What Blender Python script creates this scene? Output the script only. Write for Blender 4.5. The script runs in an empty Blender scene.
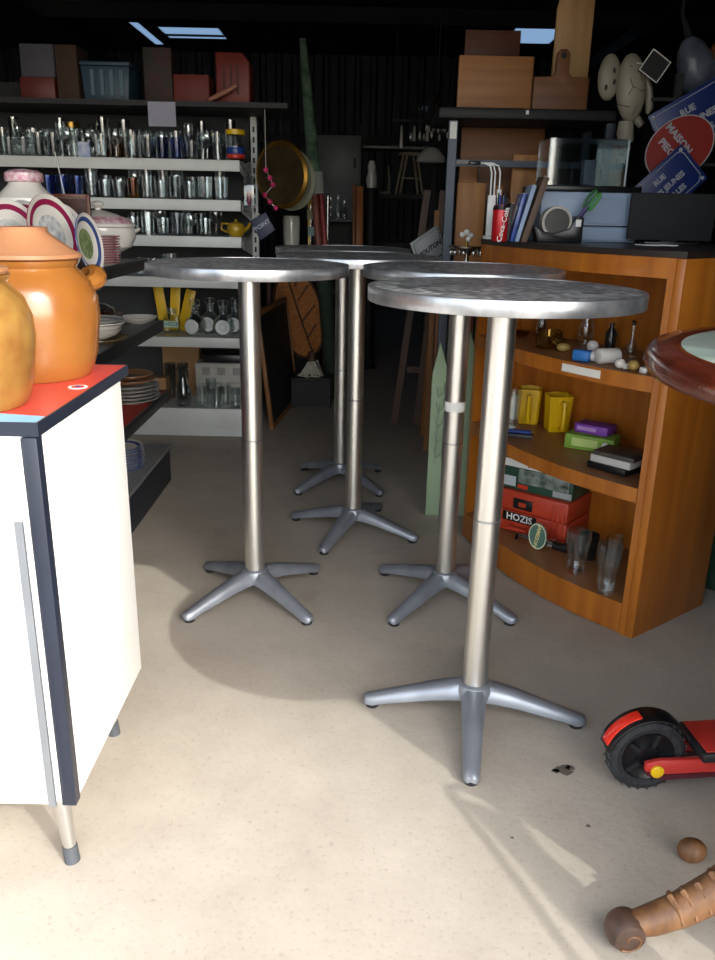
import bpy, bmesh, math, random
from mathutils import Vector, Matrix, Euler
PI = math.pi
R = math.radians
rnd = random.Random(7)
S = bpy.context.scene
C = S.collection

# ------------------------------------------------------------------ camera
CAM_H = 1.2487; PITCH = 0.32086; ROLL = 0.021475; FPX = 803.28
_fw = Vector((0, math.cos(PITCH), -math.sin(PITCH)))
_r0 = Vector((1, 0, 0)); _u0 = _r0.cross(_fw)
_r = _r0 * math.cos(ROLL) + _u0 * math.sin(ROLL)
_u = -_r0 * math.sin(ROLL) + _u0 * math.cos(ROLL)
cd = bpy.data.cameras.new('camera'); cam = bpy.data.objects.new('camera', cd); C.objects.link(cam)
cd.sensor_fit = 'HORIZONTAL'; cd.sensor_width = 36; cd.lens = FPX / 715 * 36
cd.clip_start = 0.05; cd.clip_end = 200
cam.matrix_world = Matrix(((_r.x, _u.x, -_fw.x, 0), (_r.y, _u.y, -_fw.y, 0), (_r.z, _u.z, -_fw.z, CAM_H), (0, 0, 0, 1)))
S.camera = cam

# ------------------------------------------------------------------ light
SUN_EL = R(34)
SUN_TRAVEL = Vector((-0.66 * math.cos(SUN_EL), 0.75 * math.cos(SUN_EL), -math.sin(SUN_EL)))
w = bpy.data.worlds.new('world'); S.world = w; w.use_nodes = True
wn = w.node_tree.nodes; wl = w.node_tree.links
sky = wn.new('ShaderNodeTexSky'); sky.sky_type = 'NISHITA'; sky.sun_disc = False
sky.sun_elevation = SUN_EL; sky.sun_rotation = math.atan2(0.66, -0.75); sky.air_density = 1.0; sky.dust_density = 2.0
hz = wn.new('ShaderNodeHueSaturation'); hz.inputs['Saturation'].default_value = 0.45   # hazy, white-balanced sky
wl.new(sky.outputs[0], hz.inputs['Color']); wl.new(hz.outputs[0], wn['Background'].inputs[0]); wn['Background'].inputs[1].default_value = 0.62
sd = bpy.data.lights.new('sun', 'SUN'); sun = bpy.data.objects.new('sun', sd); C.objects.link(sun)
sd.energy = 2.1; sd.angle = R(0.5); sd.color = (0.97, 0.975, 0.93)
sun.rotation_euler = SUN_TRAVEL.to_track_quat('-Z', 'Y').to_euler(); sun.location = (6, -7, 7)
S.view_settings.view_transform = 'Standard'; S.view_settings.look = 'None'
S.view_settings.gamma = 1.0; S.view_settings.use_curve_mapping = False
S.view_settings.exposure = 0.33
S.cycles.transparent_max_bounces = 40

# ------------------------------------------------------------------ measuring helpers: photograph pixel -> place at a known depth or height
def _ray(x, y): return _r * ((x - 357.5) / FPX) - _u * ((y - 480) / FPX) + _fw
def at(x, y, Y):
    d = _ray(x, y); return Vector((0, 0, CAM_H)) + d * (Y / d.y)
def zat(x, y, z):
    d = _ray(x, y); return Vector((0, 0, CAM_H)) + d * ((z - CAM_H) / d.z)

# ------------------------------------------------------------------ materials
def lin(c):
    if isinstance(c, str):
        c = [int(c[i:i + 2], 16) / 255 for i in (0, 2, 4)]
    return tuple((v / 12.92 if v <= 0.04045 else ((v + 0.055) / 1.055) ** 2.4) for v in c) + (1,)
MATS = {}
def mat(name, col='808080', rough=0.5, metal=0.0, var=0.08, scale=6, bump=0.0, bscale=80, stretch=(1, 1, 1), col2=None, spec=0.5, coat=0.0):
    if name in MATS: return MATS[name]
    m = bpy.data.materials.new(name); m.use_nodes = True
    nt = m.node_tree; N = nt.nodes; L = nt.links; b = N['Principled BSDF']
    b.inputs['Roughness'].default_value = rough; b.inputs['Metallic'].default_value = metal
    b.inputs['Specular IOR Level'].default_value = spec; b.inputs['Coat Weight'].default_value = coat
    tc = N.new('ShaderNodeTexCoord'); mp = N.new('ShaderNodeMapping'); mp.inputs['Scale'].default_value = stretch
    L.new(tc.outputs['Object'], mp.inputs[0])
    no = N.new('ShaderNodeTexNoise'); no.inputs['Scale'].default_value = scale; no.inputs['Detail'].default_value = 6
    L.new(mp.outputs[0], no.inputs['Vector'])
    cr = N.new('ShaderNodeValToRGB'); c = lin(col)
    lo = lin(col2) if col2 else tuple(v * (1 - var * 2) for v in c[:3]) + (1,)
    hi = c if col2 else tuple(min(1, v * (1 + var)) for v in c[:3]) + (1,)
    cr.color_ramp.elements[0].position = 0.3; cr.color_ramp.elements[1].position = 0.7
    cr.color_ramp.elements[0].color = lo; cr.color_ramp.elements[1].color = hi
    L.new(no.outputs['Fac'], cr.inputs[0]); L.new(cr.outputs[0], b.inputs['Base Color'])
    if bump:
        n2 = N.new('ShaderNodeTexNoise'); n2.inputs['Scale'].default_value = bscale; n2.inputs['Detail'].default_value = 4
        L.new(mp.outputs[0], n2.inputs['Vector'])
        bp = N.new('ShaderNodeBump'); bp.inputs['Strength'].default_value = bump; bp.inputs['Distance'].default_value = 0.01
        L.new(n2.outputs['Fac'], bp.inputs['Height']); L.new(bp.outputs[0], b.inputs['Normal'])
    MATS[name] = m; return m
def wood(name, c1, c2, rough=0.5, scale=5, axis=2, coat=0.0):
    st = [7, 7, 7]; st[axis] = 0.7
    return mat(name, c1, rough, col2=c2, scale=scale, stretch=tuple(st), bump=0.08, bscale=30, coat=coat)
def glass(name, tint='f8fbfb', rough=0.02, base=0.0):
    if name in MATS: return MATS[name]
    m = bpy.data.materials.new(name); m.use_nodes = True
    nt = m.node_tree; N = nt.nodes; L = nt.links; N.remove(N['Principled BSDF'])
    t = N.new('ShaderNodeBsdfTransparent'); t.inputs[0].default_value = lin(tint)
    g = N.new('ShaderNodeBsdfGlossy'); g.inputs['Roughness'].default_value = rough; g.inputs[0].default_value = (1, 1, 1, 1)
    lw = N.new('ShaderNodeLayerWeight'); lw.inputs[0].default_value = 0.5
    pw = N.new('ShaderNodeMath'); pw.operation = 'POWER'; pw.inputs[1].default_value = 2.3; L.new(lw.outputs['Facing'], pw.inputs[0])
    ad = N.new('ShaderNodeMath'); ad.operation = 'MULTIPLY_ADD'; ad.use_clamp = True; ad.inputs[1].default_value = 0.9; ad.inputs[2].default_value = 0.07 + base
    mx = N.new('ShaderNodeMixShader'); L.new(pw.outputs[0], ad.inputs[0]); L.new(ad.outputs[0], mx.inputs[0])
    L.new(t.outputs[0], mx.inputs[1]); L.new(g.outputs[0], mx.inputs[2]); L.new(mx.outputs[0], N['Material Output'].inputs[0])
    MATS[name] = m; return m

# ------------------------------------------------------------------ mesh builder
class MB:
    def __init__(s): s.v = []; s.f = []; s.m = []
    def add(s, vs, fs, mi=0, M=None):
        o = len(s.v)
        s.v += [tuple(M @ Vector(v)) if M is not None else tuple(v) for v in vs]
        for k, f in enumerate(fs):
            s.f.append([i + o for i in f]); s.m.append(mi[k] if isinstance(mi, list) else mi)
        return s
    def box(s, x0, x1, y0, y1, z0, z1, mi=0, M=None):
        vs = [(x, y, z) for z in (z0, z1) for y in (y0, y1) for x in (x0, x1)]
        return s.add(vs, [(0, 2, 3, 1), (4, 5, 7, 6), (0, 1, 5, 4), (2, 6, 7, 3), (0, 4, 6, 2), (1, 3, 7, 5)], mi, M)
    def bar(s, a, b, wx, wz, mi=0, up=(0, 0, 1)):
        a = Vector(a); b = Vector(b); d = (b - a); L = d.length; d.normalize()
        u = Vector(up)
        if abs(d.dot(u)) > 0.98: u = Vector((0, 1, 0))
        x = d.cross(u).normalized(); z = x.cross(d)
        M = Matrix(((x.x, d.x, z.x, a.x), (x.y, d.y, z.y, a.y), (x.z, d.z, z.z, a.z), (0, 0, 0, 1)))
        return s.box(-wx / 2, wx / 2, 0, L, -wz / 2, wz / 2, mi, M)
    def lathe(s, prof, n=24, mi=0, M=None, sx=1, sy=1, close=False):
        vs = []; fs = []; ms = []; k = len(prof)
        for j in range(n):
            a = 2 * PI * j / n; c, q = math.cos(a), math.sin(a)
            vs += [(r * c * sx, r * q * sy, z) for r, z in prof]
        for j in range(n):
            jn = (j + 1) % n
            for i in range(k if close else k - 1):
                i2 = (i + 1) % k
                a, b, c, d = j * k + i, jn * k + i, jn * k + i2, j * k + i2
                if prof[i][0] < 1e-6: f = (a, c, d)
                elif prof[i2][0] < 1e-6: f = (a, b, d)
                else: f = (a, b, c, d)
                fs.append(f); ms.append(mi[i] if isinstance(mi, list) else mi)
        return s.add(vs, fs, ms, M)
    def cyl(s, a, b, r, r2=None, n=12, mi=0):
        return s.tube([a, b], [r, r if r2 is None else r2], n, mi)
    def tube(s, pts, rad, n=8, mi=0, closed=False, flat=1.0):
        pts = [Vector(p) for p in pts]; k = len(pts)
        rr = rad if isinstance(rad, (list, tuple)) else [rad] * k
        vs = []; fs = []; px = None
        for i in range(k):
            if closed: d = pts[(i + 1) % k] - pts[i - 1]
            else: d = pts[min(i + 1, k - 1)] - pts[max(i - 1, 0)]
            d.normalize()
            if px is None:
                px = d.cross(Vector((0, 0, 1)))
                if px.length < 0.05: px = Vector((1, 0, 0))
            px = (px - d * px.dot(d)).normalized(); py = d.cross(px)
            for j in range(n):
                a = 2 * PI * j / n
                vs.append(pts[i] + (px * math.cos(a) + py * math.sin(a) * flat) * rr[i])
        for i in range(k if closed else k - 1):
            for j in range(n):
                i2 = (i + 1) % k; jn = (j + 1) % n
                fs.append((i * n + j, i2 * n + j, i2 * n + jn, i * n + jn))
        if not closed: fs += [tuple(range(n))[::1], tuple((k - 1) * n + j for j in range(n))[::-1]]
        return s.add(vs, fs, mi)
    def prism(s, poly, z0, z1, mi=0, M=None, top=None):
        n = len(poly); vs = [(x, y, z0) for x, y in poly] + [(x, y, z1) for x, y in poly]
        fs = [tuple(range(n))[::-1], tuple(range(n, 2 * n))] + [(i, (i + 1) % n, n + (i + 1) % n, n + i) for i in range(n)]
        return s.add(vs, fs, [mi, mi if top is None else top] + [mi] * n, M)
    def loft(s, secs, mi=0):
        n = len(secs[0]); vs = [v for q in secs for v in q]; fs = []
        for i in range(len(secs) - 1):
            for j in range(n): fs.append((i * n + j, (i + 1) * n + j, (i + 1) * n + (j + 1) % n, i * n + (j + 1) % n))
        fs += [tuple(range(n)), tuple((len(secs) - 1) * n + j for j in range(n))[::-1]]
        return s.add(vs, fs, mi)
    def ball(s, c, rx, ry=None, rz=None, n=14, mi=0, M=None):
        ry = ry or rx; rz = rz or rx; k = max(5, n // 2)
        pr = [(max(0, math.sin(PI * i / k)), -math.cos(PI * i / k)) for i in range(k + 1)]
        T = Matrix.Translation(c) @ Matrix.Diagonal((rx, ry, rz, 1))
        return s.lathe(pr, n, mi, (M @ T) if M is not None else T)
    def mesh(s, name, mats, smooth=35, bevel=0, seg=2):
        me = bpy.data.meshes.new(name); me.from_pydata(s.v, [], s.f)
        for m in (mats if isinstance(mats, (list, tuple)) else [mats]): me.materials.append(m)
        me.polygons.foreach_set('material_index', s.m)
        bm = bmesh.new(); bm.from_mesh(me)
        bmesh.ops.remove_doubles(bm, verts=bm.verts, dist=1e-6)
        bmesh.ops.recalc_face_normals(bm, faces=bm.faces)
        if bevel:
            es = [e for e in bm.edges if len(e.link_faces) == 2 and e.calc_face_angle(0) > R(35)]
            bmesh.ops.bevel(bm, geom=es, offset=bevel, segments=seg, affect='EDGES', profile=0.5)
        bm.to_mesh(me); bm.free()
        if smooth:
            me.polygons.foreach_set('use_smooth', [True] * len(me.polygons)); me.set_sharp_from_angle(angle=R(smooth))
        me.update(); return me
def link(name, data, parent=None, loc=(0, 0, 0), rot=(0, 0, 0)):
    o = bpy.data.objects.new(name, data); C.objects.link(o)
    o.location = loc; o.rotation_euler = rot
    if parent is not None: o.parent = parent
    return o
def tag(o, label, cat, group=None):
    o['label'] = label; o['category'] = cat
    if group: o['group'] = group
    return o
def thing(name, label, cat, loc=(0, 0, 0), rot=(0, 0, 0), group=None):
    return tag(link(name, None, None, loc, rot), label, cat, group)
def part(name, mb, m, parent, loc=(0, 0, 0), rot=(0, 0, 0), label=None, **k):
    me = mb if isinstance(mb, bpy.types.Mesh) else mb.mesh(name, m, **k)
    o = link(name, me, parent, loc, rot)
    if label: o['label'] = label
    return o
def single(name, mb, m, label, cat, loc=(0, 0, 0), rot=(0, 0, 0), group=None, **k):
    me = mb if isinstance(mb, bpy.types.Mesh) else mb.mesh(name, m, **k)
    return tag(link(name, me, None, loc, rot), label, cat, group)
def clone(root, loc, rot=None, label=None, group=None, parent=None):
    r = root.copy(); C.objects.link(r)
    if parent is None:
        r.location = loc
        if rot is not None: r.rotation_euler = rot
        if label: r['label'] = label
        if group: r['group'] = group
    else: r.parent = parent
    for ch in list(root.children): clone(ch, None, parent=r)
    return r
def structure(name, mb, m, parent=None, **k):
    me = mb if isinstance(mb, bpy.types.Mesh) else mb.mesh(name, m, **k)
    o = link(name, me, parent)
    if parent is None: o['kind'] = 'structure'
    return o
def text(s, size, m, parent, loc, rot, name='lettering', depth=0.0006, bold=0.0):
    cu = bpy.data.curves.new(name, 'FONT'); cu.body = s; cu.size = size; cu.extrude = depth; cu.offset = bold
    cu.align_x = 'CENTER'; cu.align_y = 'CENTER'; cu.resolution_u = 2
    o = bpy.data.objects.new(name, cu); C.objects.link(o)
    me = bpy.data.meshes.new_from_object(o); bpy.data.objects.remove(o); bpy.data.curves.remove(cu)
    me.materials.clear(); me.materials.append(m)
    return link(name, me, parent, loc, rot)
def rz(a): return (0, 0, a)
ORDN = ['first', 'second', 'third', 'fourth', 'fifth', 'sixth', 'seventh', 'eighth', 'ninth', 'tenth', 'eleventh', 'twelfth', 'thirteenth']

# ------------------------------------------------------------------ material set
CONC = None
def concrete():
    m = bpy.data.materials.new('concrete'); m.use_nodes = True
    nt = m.node_tree; N = nt.nodes; L = nt.links; b = N['Principled BSDF']
    tc = N.new('ShaderNodeTexCoord')
    def noise(sc, det=6, ro=0.55):
        n = N.new('ShaderNodeTexNoise'); n.inputs['Scale'].default_value = sc; n.inputs['Detail'].default_value = det; n.inputs['Roughness'].default_value = ro
        L.new(tc.outputs['Object'], n.inputs['Vector']); return n
    def ramp(src, p0, p1, c0, c1):
        r = N.new('ShaderNodeValToRGB'); r.color_ramp.elements[0].position = p0; r.color_ramp.elements[1].position = p1
        r.color_ramp.elements[0].color = c0; r.color_ramp.elements[1].color = c1; L.new(src, r.inputs[0]); return r
    def mul(a, bb, f=1.0):
        x = N.new('ShaderNodeMix'); x.data_type = 'RGBA'; x.blend_type = 'MULTIPLY'; x.inputs[0].default_value = f
        L.new(a, x.inputs[6]); L.new(bb, x.inputs[7]); return x.outputs[2]
    big = ramp(noise(1.1).outputs['Fac'], 0.3, 0.72, lin('a99f91'), lin('bfb5a6'))
    mid = ramp(noise(6, 8, 0.7).outputs['Fac'], 0.25, 0.7, (0.72, 0.70, 0.68, 1), (1, 1, 1, 1))
    spk = ramp(noise(90, 3).outputs['Fac'], 0.28, 0.42, (0.62, 0.6, 0.57, 1), (1, 1, 1, 1))
    st = ramp(noise(2.7, 2).outputs['Fac'], 0.66, 0.74, (1, 1, 1, 1), (0.72, 0.69, 0.65, 1))
    vo = N.new('ShaderNodeTexVoronoi'); vo.inputs['Scale'].default_value = 2.2
    L.new(tc.outputs['Object'], vo.inputs['Vector'])
    dots = ramp(vo.outputs['Distance'], 0.014, 0.022, (0.25, 0.23, 0.21, 1), (1, 1, 1, 1))
    # pale scuffs
    sc = ramp(noise(14, 10, 0.8).outputs['Fac'], 0.62, 0.7, (0, 0, 0, 1), (1, 1, 1, 1))
    c = mul(mul(mul(mul(big.outputs[0], mid.outputs[0], 0.6), spk.outputs[0], 0.5), st.outputs[0], 0.8), dots.outputs[0], 0.8)
    x = N.new('ShaderNodeMix'); x.data_type = 'RGBA'; x.inputs[7].default_value = lin('cdc6ba')
    mth = N.new('ShaderNodeMath'); mth.operation = 'MULTIPLY'; mth.inputs[1].default_value = 0.28
    L.new(sc.outputs[0], mth.inputs[0]); L.new(mth.outputs[0], x.inputs[0]); L.new(c, x.inputs[6])
    L.new(x.outputs[2], b.inputs['Base Color'])
    b.inputs['Roughness'].default_value = 0.62
    bp = N.new('ShaderNodeBump'); bp.inputs['Strength'].default_value = 0.15; bp.inputs['Distance'].default_value = 0.01
    L.new(noise(45, 8, 0.7).outputs['Fac'], bp.inputs['Height']); L.new(bp.outputs[0], b.inputs['Normal'])
    return m
CONC = concrete()
def swirl_steel():
    m = bpy.data.materials.new('swirled_steel'); m.use_nodes = True
    nt = m.node_tree; N = nt.nodes; L = nt.links; b = N['Principled BSDF']
    tc = N.new('ShaderNodeTexCoord'); outs = []
    for sc, off in ((17, 0.0), (13, 3.7)):
        mp = N.new('ShaderNodeMapping'); mp.inputs['Location'].default_value = (off, off, 0); L.new(tc.outputs['Object'], mp.inputs[0])
        v = N.new('ShaderNodeTexVoronoi'); v.inputs['Scale'].default_value = sc; L.new(mp.outputs[0], v.inputs['Vector'])
        k = N.new('ShaderNodeMath'); k.operation = 'MULTIPLY'; k.inputs[1].default_value = 17; L.new(v.outputs['Distance'], k.inputs[0])
        s = N.new('ShaderNodeMath'); s.operation = 'SINE'; L.new(k.outputs[0], s.inputs[0]); outs.append((s, v))
    ad = N.new('ShaderNodeMath'); ad.operation = 'ADD'; L.new(outs[0][0].outputs[0], ad.inputs[0]); L.new(outs[1][0].outputs[0], ad.inputs[1])
    cr = N.new('ShaderNodeMapRange'); cr.inputs[1].default_value = -2; cr.inputs[2].default_value = 2; cr.inputs[3].default_value = 0.30; cr.inputs[4].default_value = 0.52
    L.new(ad.outputs[0], cr.inputs[0]); L.new(cr.outputs[0], b.inputs['Roughness'])
    sw = N.new('ShaderNodeMapRange'); sw.inputs[1].default_value = -1.6; sw.inputs[2].default_value = 1.6; sw.inputs[3].default_value = 0.12; sw.inputs[4].default_value = 0.66; L.new(ad.outputs[0], sw.inputs[0])
    ve = N.new('ShaderNodeMixRGB'); ve.blend_type = 'MULTIPLY'; ve.inputs[0].default_value = 0.6; L.new(sw.outputs[0], ve.inputs[1]); L.new(outs[0][1].outputs['Color'], ve.inputs[2])
    hs = N.new('ShaderNodeHueSaturation'); hs.inputs['Saturation'].default_value = 0.05; hs.inputs['Value'].default_value = 1.15; L.new(ve.outputs[0], hs.inputs['Color'])
    L.new(hs.outputs[0], b.inputs['Base Color']); b.inputs['Metallic'].default_value = 0.55
    return m
SWIRL = swirl_steel()
STEEL = mat('brushed_steel', 'd8d6d1', 0.36, 1.0, var=0.04, scale=4, stretch=(30, 30, 0.6), bump=0.02, bscale=60)
RIM = mat('polished_rim_steel', 'd2d4d6', 0.34, 0.85, col2='8f9398', scale=16)
CAST = mat('cast_aluminium', '969ba3', 0.42, 0.6, var=0.1, scale=10, bump=0.03, bscale=200)
CHROME = mat('chrome', 'dcdcdc', 0.12, 1.0, var=0.02)
RUBBER = mat('black_rubber', '1b1b1c', 0.7, var=0.15, scale=30)
BLACK = mat('black_paint', '141517', 0.6, var=0.15)
BLACKP = mat('black_plastic', '141416', 0.32, var=0.1)
DARK = mat('dark_iron', '202124', 0.5, 0.3, var=0.15)
WHITEF = mat('white_formica', 'f1efea', 0.35, var=0.025, scale=3)
WHITEM = mat('white_shelf_enamel', 'c8ccca', 0.4, var=0.04, scale=5)
WHITE = mat('white_paint', 'e8e8e4', 0.4, var=0.03)
PORC = mat('white_porcelain', 'dcd9d2', 0.15, var=0.03, coat=0.3)
PORCB = mat('blue_glaze', '3a4f86', 0.15, var=0.1)
PORCR = mat('crimson_glaze', '93254d', 0.18, var=0.12)
PORCP = mat('pink_transfer_print', 'c0708a', 0.2, col2='e0d2d2', scale=55)
PORCG = mat('green_leaf_glaze', '5c7246', 0.25, col2='93a076', scale=40)
BROWNC = mat('brown_stoneware_glaze', '5a3720', 0.25, var=0.2, scale=15)
TAN = mat('tan_stoneware', '9a6a3e', 0.3, var=0.15, scale=10)
OLIVEC = mat('olive_stoneware', '6d5a38', 0.3, var=0.15, scale=10)
REDM = mat('red_mat', 'a52a20', 0.6, var=0.1)
G1 = glass('clear_glass'); G2 = glass('smoke_glass', 'dfe3e4'); G3 = glass('blue_glass', '9fb6de'); G4 = glass('amber_glass', 'd0a860'); GP = glass('acrylic', 'e2e8ea', 0.04)
BLUEG = mat('cobalt_print', '24418c', 0.25, var=0.1)
GOLD = mat('aged_brass', '9c7a3c', 0.32, 1.0, var=0.2, scale=10)
YEL = mat('yellow_plastic', 'e3b80f', 0.35, var=0.05)
REDP = mat('red_plastic', 'c7321f', 0.4, var=0.06)
SILV = mat('tarnished_silver', 'b4b2aa', 0.25, 1.0, var=0.15, scale=25)
PAPER = mat('white_paper', 'e2e2dd', 0.8, var=0.03)
CARD = mat('cardboard', '9a7650', 0.8, var=0.08)
ORANGEW = wood('orange_cherry_veneer', 'b06a20', '925012', 0.38, 3.0, axis=2, coat=0.15)
SHELFW = wood('brown_shelf_veneer', '98673d','805234', 0.45, 3.0, axis=1)
# ================================================================== THE SHED
Y0, Y1, XL, XR, ZC = 0.6, 11.2, -5.0, 4.6, 3.12
FLO = structure('floor', MB().box(-12, 12, -16, Y1 + .3, -0.1, 0), CONC, smooth=0)
CORR = mat('corrugated_steel_sheet', '34383b', 0.5, 0.3, var=0.2, scale=3, stretch=(3, 3, .5))
ROOFM = mat('dark_roof_sheet', '1e2022', 0.7, 0.1, var=0.2, scale=2)
mb = MB(); pts = []
x = XL
while x < XR + .2:
    for dx, dy in ((0, 0), (.05, 0), (.075, .035), (.125, .035), (.15, 0)): pts.append((x + dx, Y1 + dy))
    x += .2
vs = [(a, b, 0) for a, b in pts] + [(a, b, ZC) for a, b in pts]; n = len(pts)
mb.add(vs, [(i, i + 1, n + i + 1, n + i) for i in range(n - 1)])
wb = structure('wall_back', mb, CORR, smooth=0)
structure('rail', MB().box(XL, XR, Y1 - .1, Y1 - .005, 2.1, 2.2), DARK, wb)
structure('wall_left', MB().box(XL - .1, XL, Y0, Y1, 0, ZC), CORR, smooth=0)
structure('wall_right', MB().box(XR, XR + .1, Y0, Y1, 0, ZC), CORR, smooth=0)
# shop front added out of view: doorway and header placed to throw the shade
FY = .6
fr = MB().box(1.212, XR + .1, FY - .12, FY, 0, ZC).box(XL - .1, -2.7, FY - .12, FY, 0, ZC).box(-2.7, 1.212, FY - .12, FY, 2.27, ZC)
structure('wall_front_unseen', fr, CORR, smooth=0)
# roof with two skylight openings and an added slit imitating a lit batten
holes = []
for q in (((158, 27), (217, 39)), ((517, 27), (549, 44)), ((147, 30), (151, 50))):
    a = zat(*q[0], ZC); b = zat(*q[1], ZC)
    holes.append((min(a.x, b.x), max(a.x, b.x), min(a.y, b.y), max(a.y, b.y)))
h0, h1, h2 = holes
h0 = (h0[2] * -0.232, h0[2] * -0.232 + .66, h0[2], h0[3]); h2 = (h0[0] - .26, h0[0] - .16, h0[2] - .2, h0[3] + .4)
holes = [h0, h1, h2]
xs = sorted({XL - .1, XR + .1} | {v for h in holes for v in h[:2]}); ys = sorted({Y0 - .15, Y1 + .05} | {min(v, Y1) for h in holes for v in h[2:]})
mb = MB()
for i in range(len(xs) - 1):
    for j in range(len(ys) - 1):
        cx, cy = (xs[i] + xs[i + 1]) / 2, (ys[j] + ys[j + 1]) / 2
        if any(h[0] < cx < h[1] and h[2] < cy < h[3] for h in holes): continue
        mb.box(xs[i], xs[i + 1], ys[j], ys[j + 1], ZC, ZC + .012)
ceil = structure('ceiling', mb, ROOFM, smooth=0)
POLY = bpy.data.materials.new('skylight_polycarbonate'); POLY.use_nodes = True
_n = POLY.node_tree.nodes; _n.remove(_n['Principled BSDF']); _t = _n.new('ShaderNodeBsdfTranslucent'); _t.inputs[0].default_value = lin('8b9aa8')
POLY.node_tree.links.new(_t.outputs[0], _n['Material Output'].inputs[0])
for h in holes:  # last pane fills the added slit, bright like a lit batten
    structure('skylight_panel', MB().box(h[0], h[1], h[2], h[3], ZC + .002, ZC + .008), POLY, ceil)
my = (h0[2] + h0[3]) / 2 + .1
structure('skylight_bar', MB().box(h0[0], h0[1], my - .03, my + .03, ZC - .01, ZC + .05), DARK, ceil)
for yb in (1.7, 3.4, 5.2, 7.0, 8.75):
    structure('purlin', MB().box(XL, XR, yb - .04, yb + .04, ZC - .14, ZC - .001), ROOFM, ceil)
for xb in (-3.2, 2.6):
    structure('rafter', MB().box(xb - .06, xb + .06, Y0, Y1, ZC - .26, ZC - .14), ROOFM, ceil)

STN = mat('oil_stain', '665d53', .8, var=.2)
for px, py, rr in ((563, 770, .022), (556, 771, .010), (570, 768, .011), (588, 826, .005), (512, 838, .004)):
    c = zat(px, py, 0); structure('stain', MB().prism([(c.x + rr * (1 + .3 * math.sin(5 * a + px)) * math.cos(a), c.y + rr * .8 * (1 + .3 * math.cos(3 * a + py)) * math.sin(a)) for a in [2 * PI * i / 18 for i in range(18)]], 0.0002, .0008), STN, FLO)

# ================================================================== BAR TABLES
def make_bar_table(label):
    t = thing('bar_table', label, 'table', group='round steel bar tables')
    part('table_top', MB().lathe([(0, 1.074), (.296, 1.074), (.296, 1.0995), (.2905, 1.1), (0, 1.1)], 64), SWIRL, t)
    part('rim_band', MB().lathe([(.2955, 1.069), (.3005, 1.069), (.3015, 1.0705), (.3015, 1.0975), (.300, 1.1003), (.291, 1.1012), (.291, 1.0995), (.2955, 1.0985)], 64, close=True), RIM, t, smooth=50)
    po = part('pole', MB().lathe([(.0325, .092), (.0325, 1.074)], 28), STEEL, t)
    part('joint_ring', MB().lathe([(.0325, .552), (.0335, .553), (.0335, .557), (.0325, .558)], 28), RIM, po)
    part('top_flange', MB().lathe([(0, 1.058), (.07, 1.062), (.085, 1.0735), (0, 1.0735)], 24), CAST, t)
    part('base_hub', MB().lathe([(0, .06), (.045, .062), (.05, .085), (.043, .102), (.0335, .106), (.0335, .092), (0, .092)], 24), CAST, t)
    mb = MB(); secs = []
    for r, hw, zt, zb in ((.02, .03, .104, .06), (.06, .030, .099, .058), (.11, .027, .087, .050), (.17, .024, .068, .036), (.23, .0215, .049, .022), (.262, .020, .039, .012), (.28, .017, .034, .011), (.288, .010, .030, .013)):
        c = hw * .42
        secs.append([(r, -hw, zb), (r, -hw, (zb + zt * 2) / 3 - .004), (r, -hw + c, zt - .001), (r, 0, zt), (r, hw - c, zt - .001), (r, hw, (zb + zt * 2) / 3 - .004), (r, hw, zb), (r, 0, zb + .004)])
    mb.loft(secs); leg = mb.mesh('base_leg', CAST, smooth=50)
    pad = MB().lathe([(0, 0), (.016, 0), (.018, .004), (.017, .0115), (0, .0115)], 14).mesh('foot_pad', RUBBER)
    for k in range(4):
        l = link('base_leg', leg, t, (0, 0, 0), rz(k * PI / 2)); link('foot_pad', pad, l, (.265, 0, 0))
    return t
TB = [((0.315, 1.8136), -8, 'steel bar table nearest the camera, in front of the orange shelf unit'),
      ((-0.340, 2.4805), 45, 'leftmost steel bar table, beside the black plate shelves'),
      ((-0.016, 3.0916), 66, 'middle steel bar table standing just in front of the rearmost one'),
      ((-0.085, 3.715), 45, 'rearmost steel bar table, mostly hidden behind the other tops'),
      ((0.304, 2.4949), 48, 'steel bar table half hidden behind the nearest one, tape tag on its pole')]
t0 = make_bar_table(TB[0][2]); t0.location = (*TB[0][0], 0); t0.rotation_euler = rz(R(TB[0][1]))
tabs = [t0] + [clone(t0, (*c, 0), rz(R(a)), lb) for c, a, lb in TB[1:]]
part('tape_tag', MB().lathe([(.033, .66), (.0335, .661), (.0335, .69), (.033, .691)], 28), PAPER, tabs[4])

# ================================================================== WHITE SIDEBOARD (left foreground)
sb = thing('sideboard', 'white laminate sideboard with black edging and red top, in sunlight', 'sideboard', (-.99, 1.5, 0))
ox, oy = -.99, 1.5
def L_(x0, x1, y0, y1, z0, z1): return MB().box(x0 - ox, x1 - ox, y0 - oy, y1 - oy, z0, z1)
part('body', L_(-1.45, -.53, 1.272, 1.755, .158, .887), WHITEF, sb, bevel=.002)
NAVY = mat('blue_black_edging', '1c2230', .35, var=.1)
part('edge_trim', L_(-.556, -.5285, 1.2685, 1.294, .152, .887), NAVY, sb, bevel=.002, label='black vertical edge strip')
for (x0, x1) in ((-1.44, -1.01), (-1.0, -.562)):
    d = part('door', L_(x0, x1, 1.256, 1.271, .165, .745), WHITEF, sb, bevel=.002)
    part('handle_strip', L_(x1 - .012, x1 + .002, 1.250, 1.2555, .165, .745), mat('grey_aluminium', '9aa0a8', .35, .8), d)
    part('drawer', L_(x0, x1, 1.256, 1.271, .756, .876), WHITEF, sb, bevel=.002)
zt0, zt1 = .888, .911
tp = part('top', L_(-1.465, -.5285, 1.277, 1.806, zt0, zt1 - .001), mat('chipboard', '8b6a45', .8), sb)
x0, x1, y0, y1 = -1.464 - ox, -.530 - ox, 1.278 - oy, 1.805 - oy
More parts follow.
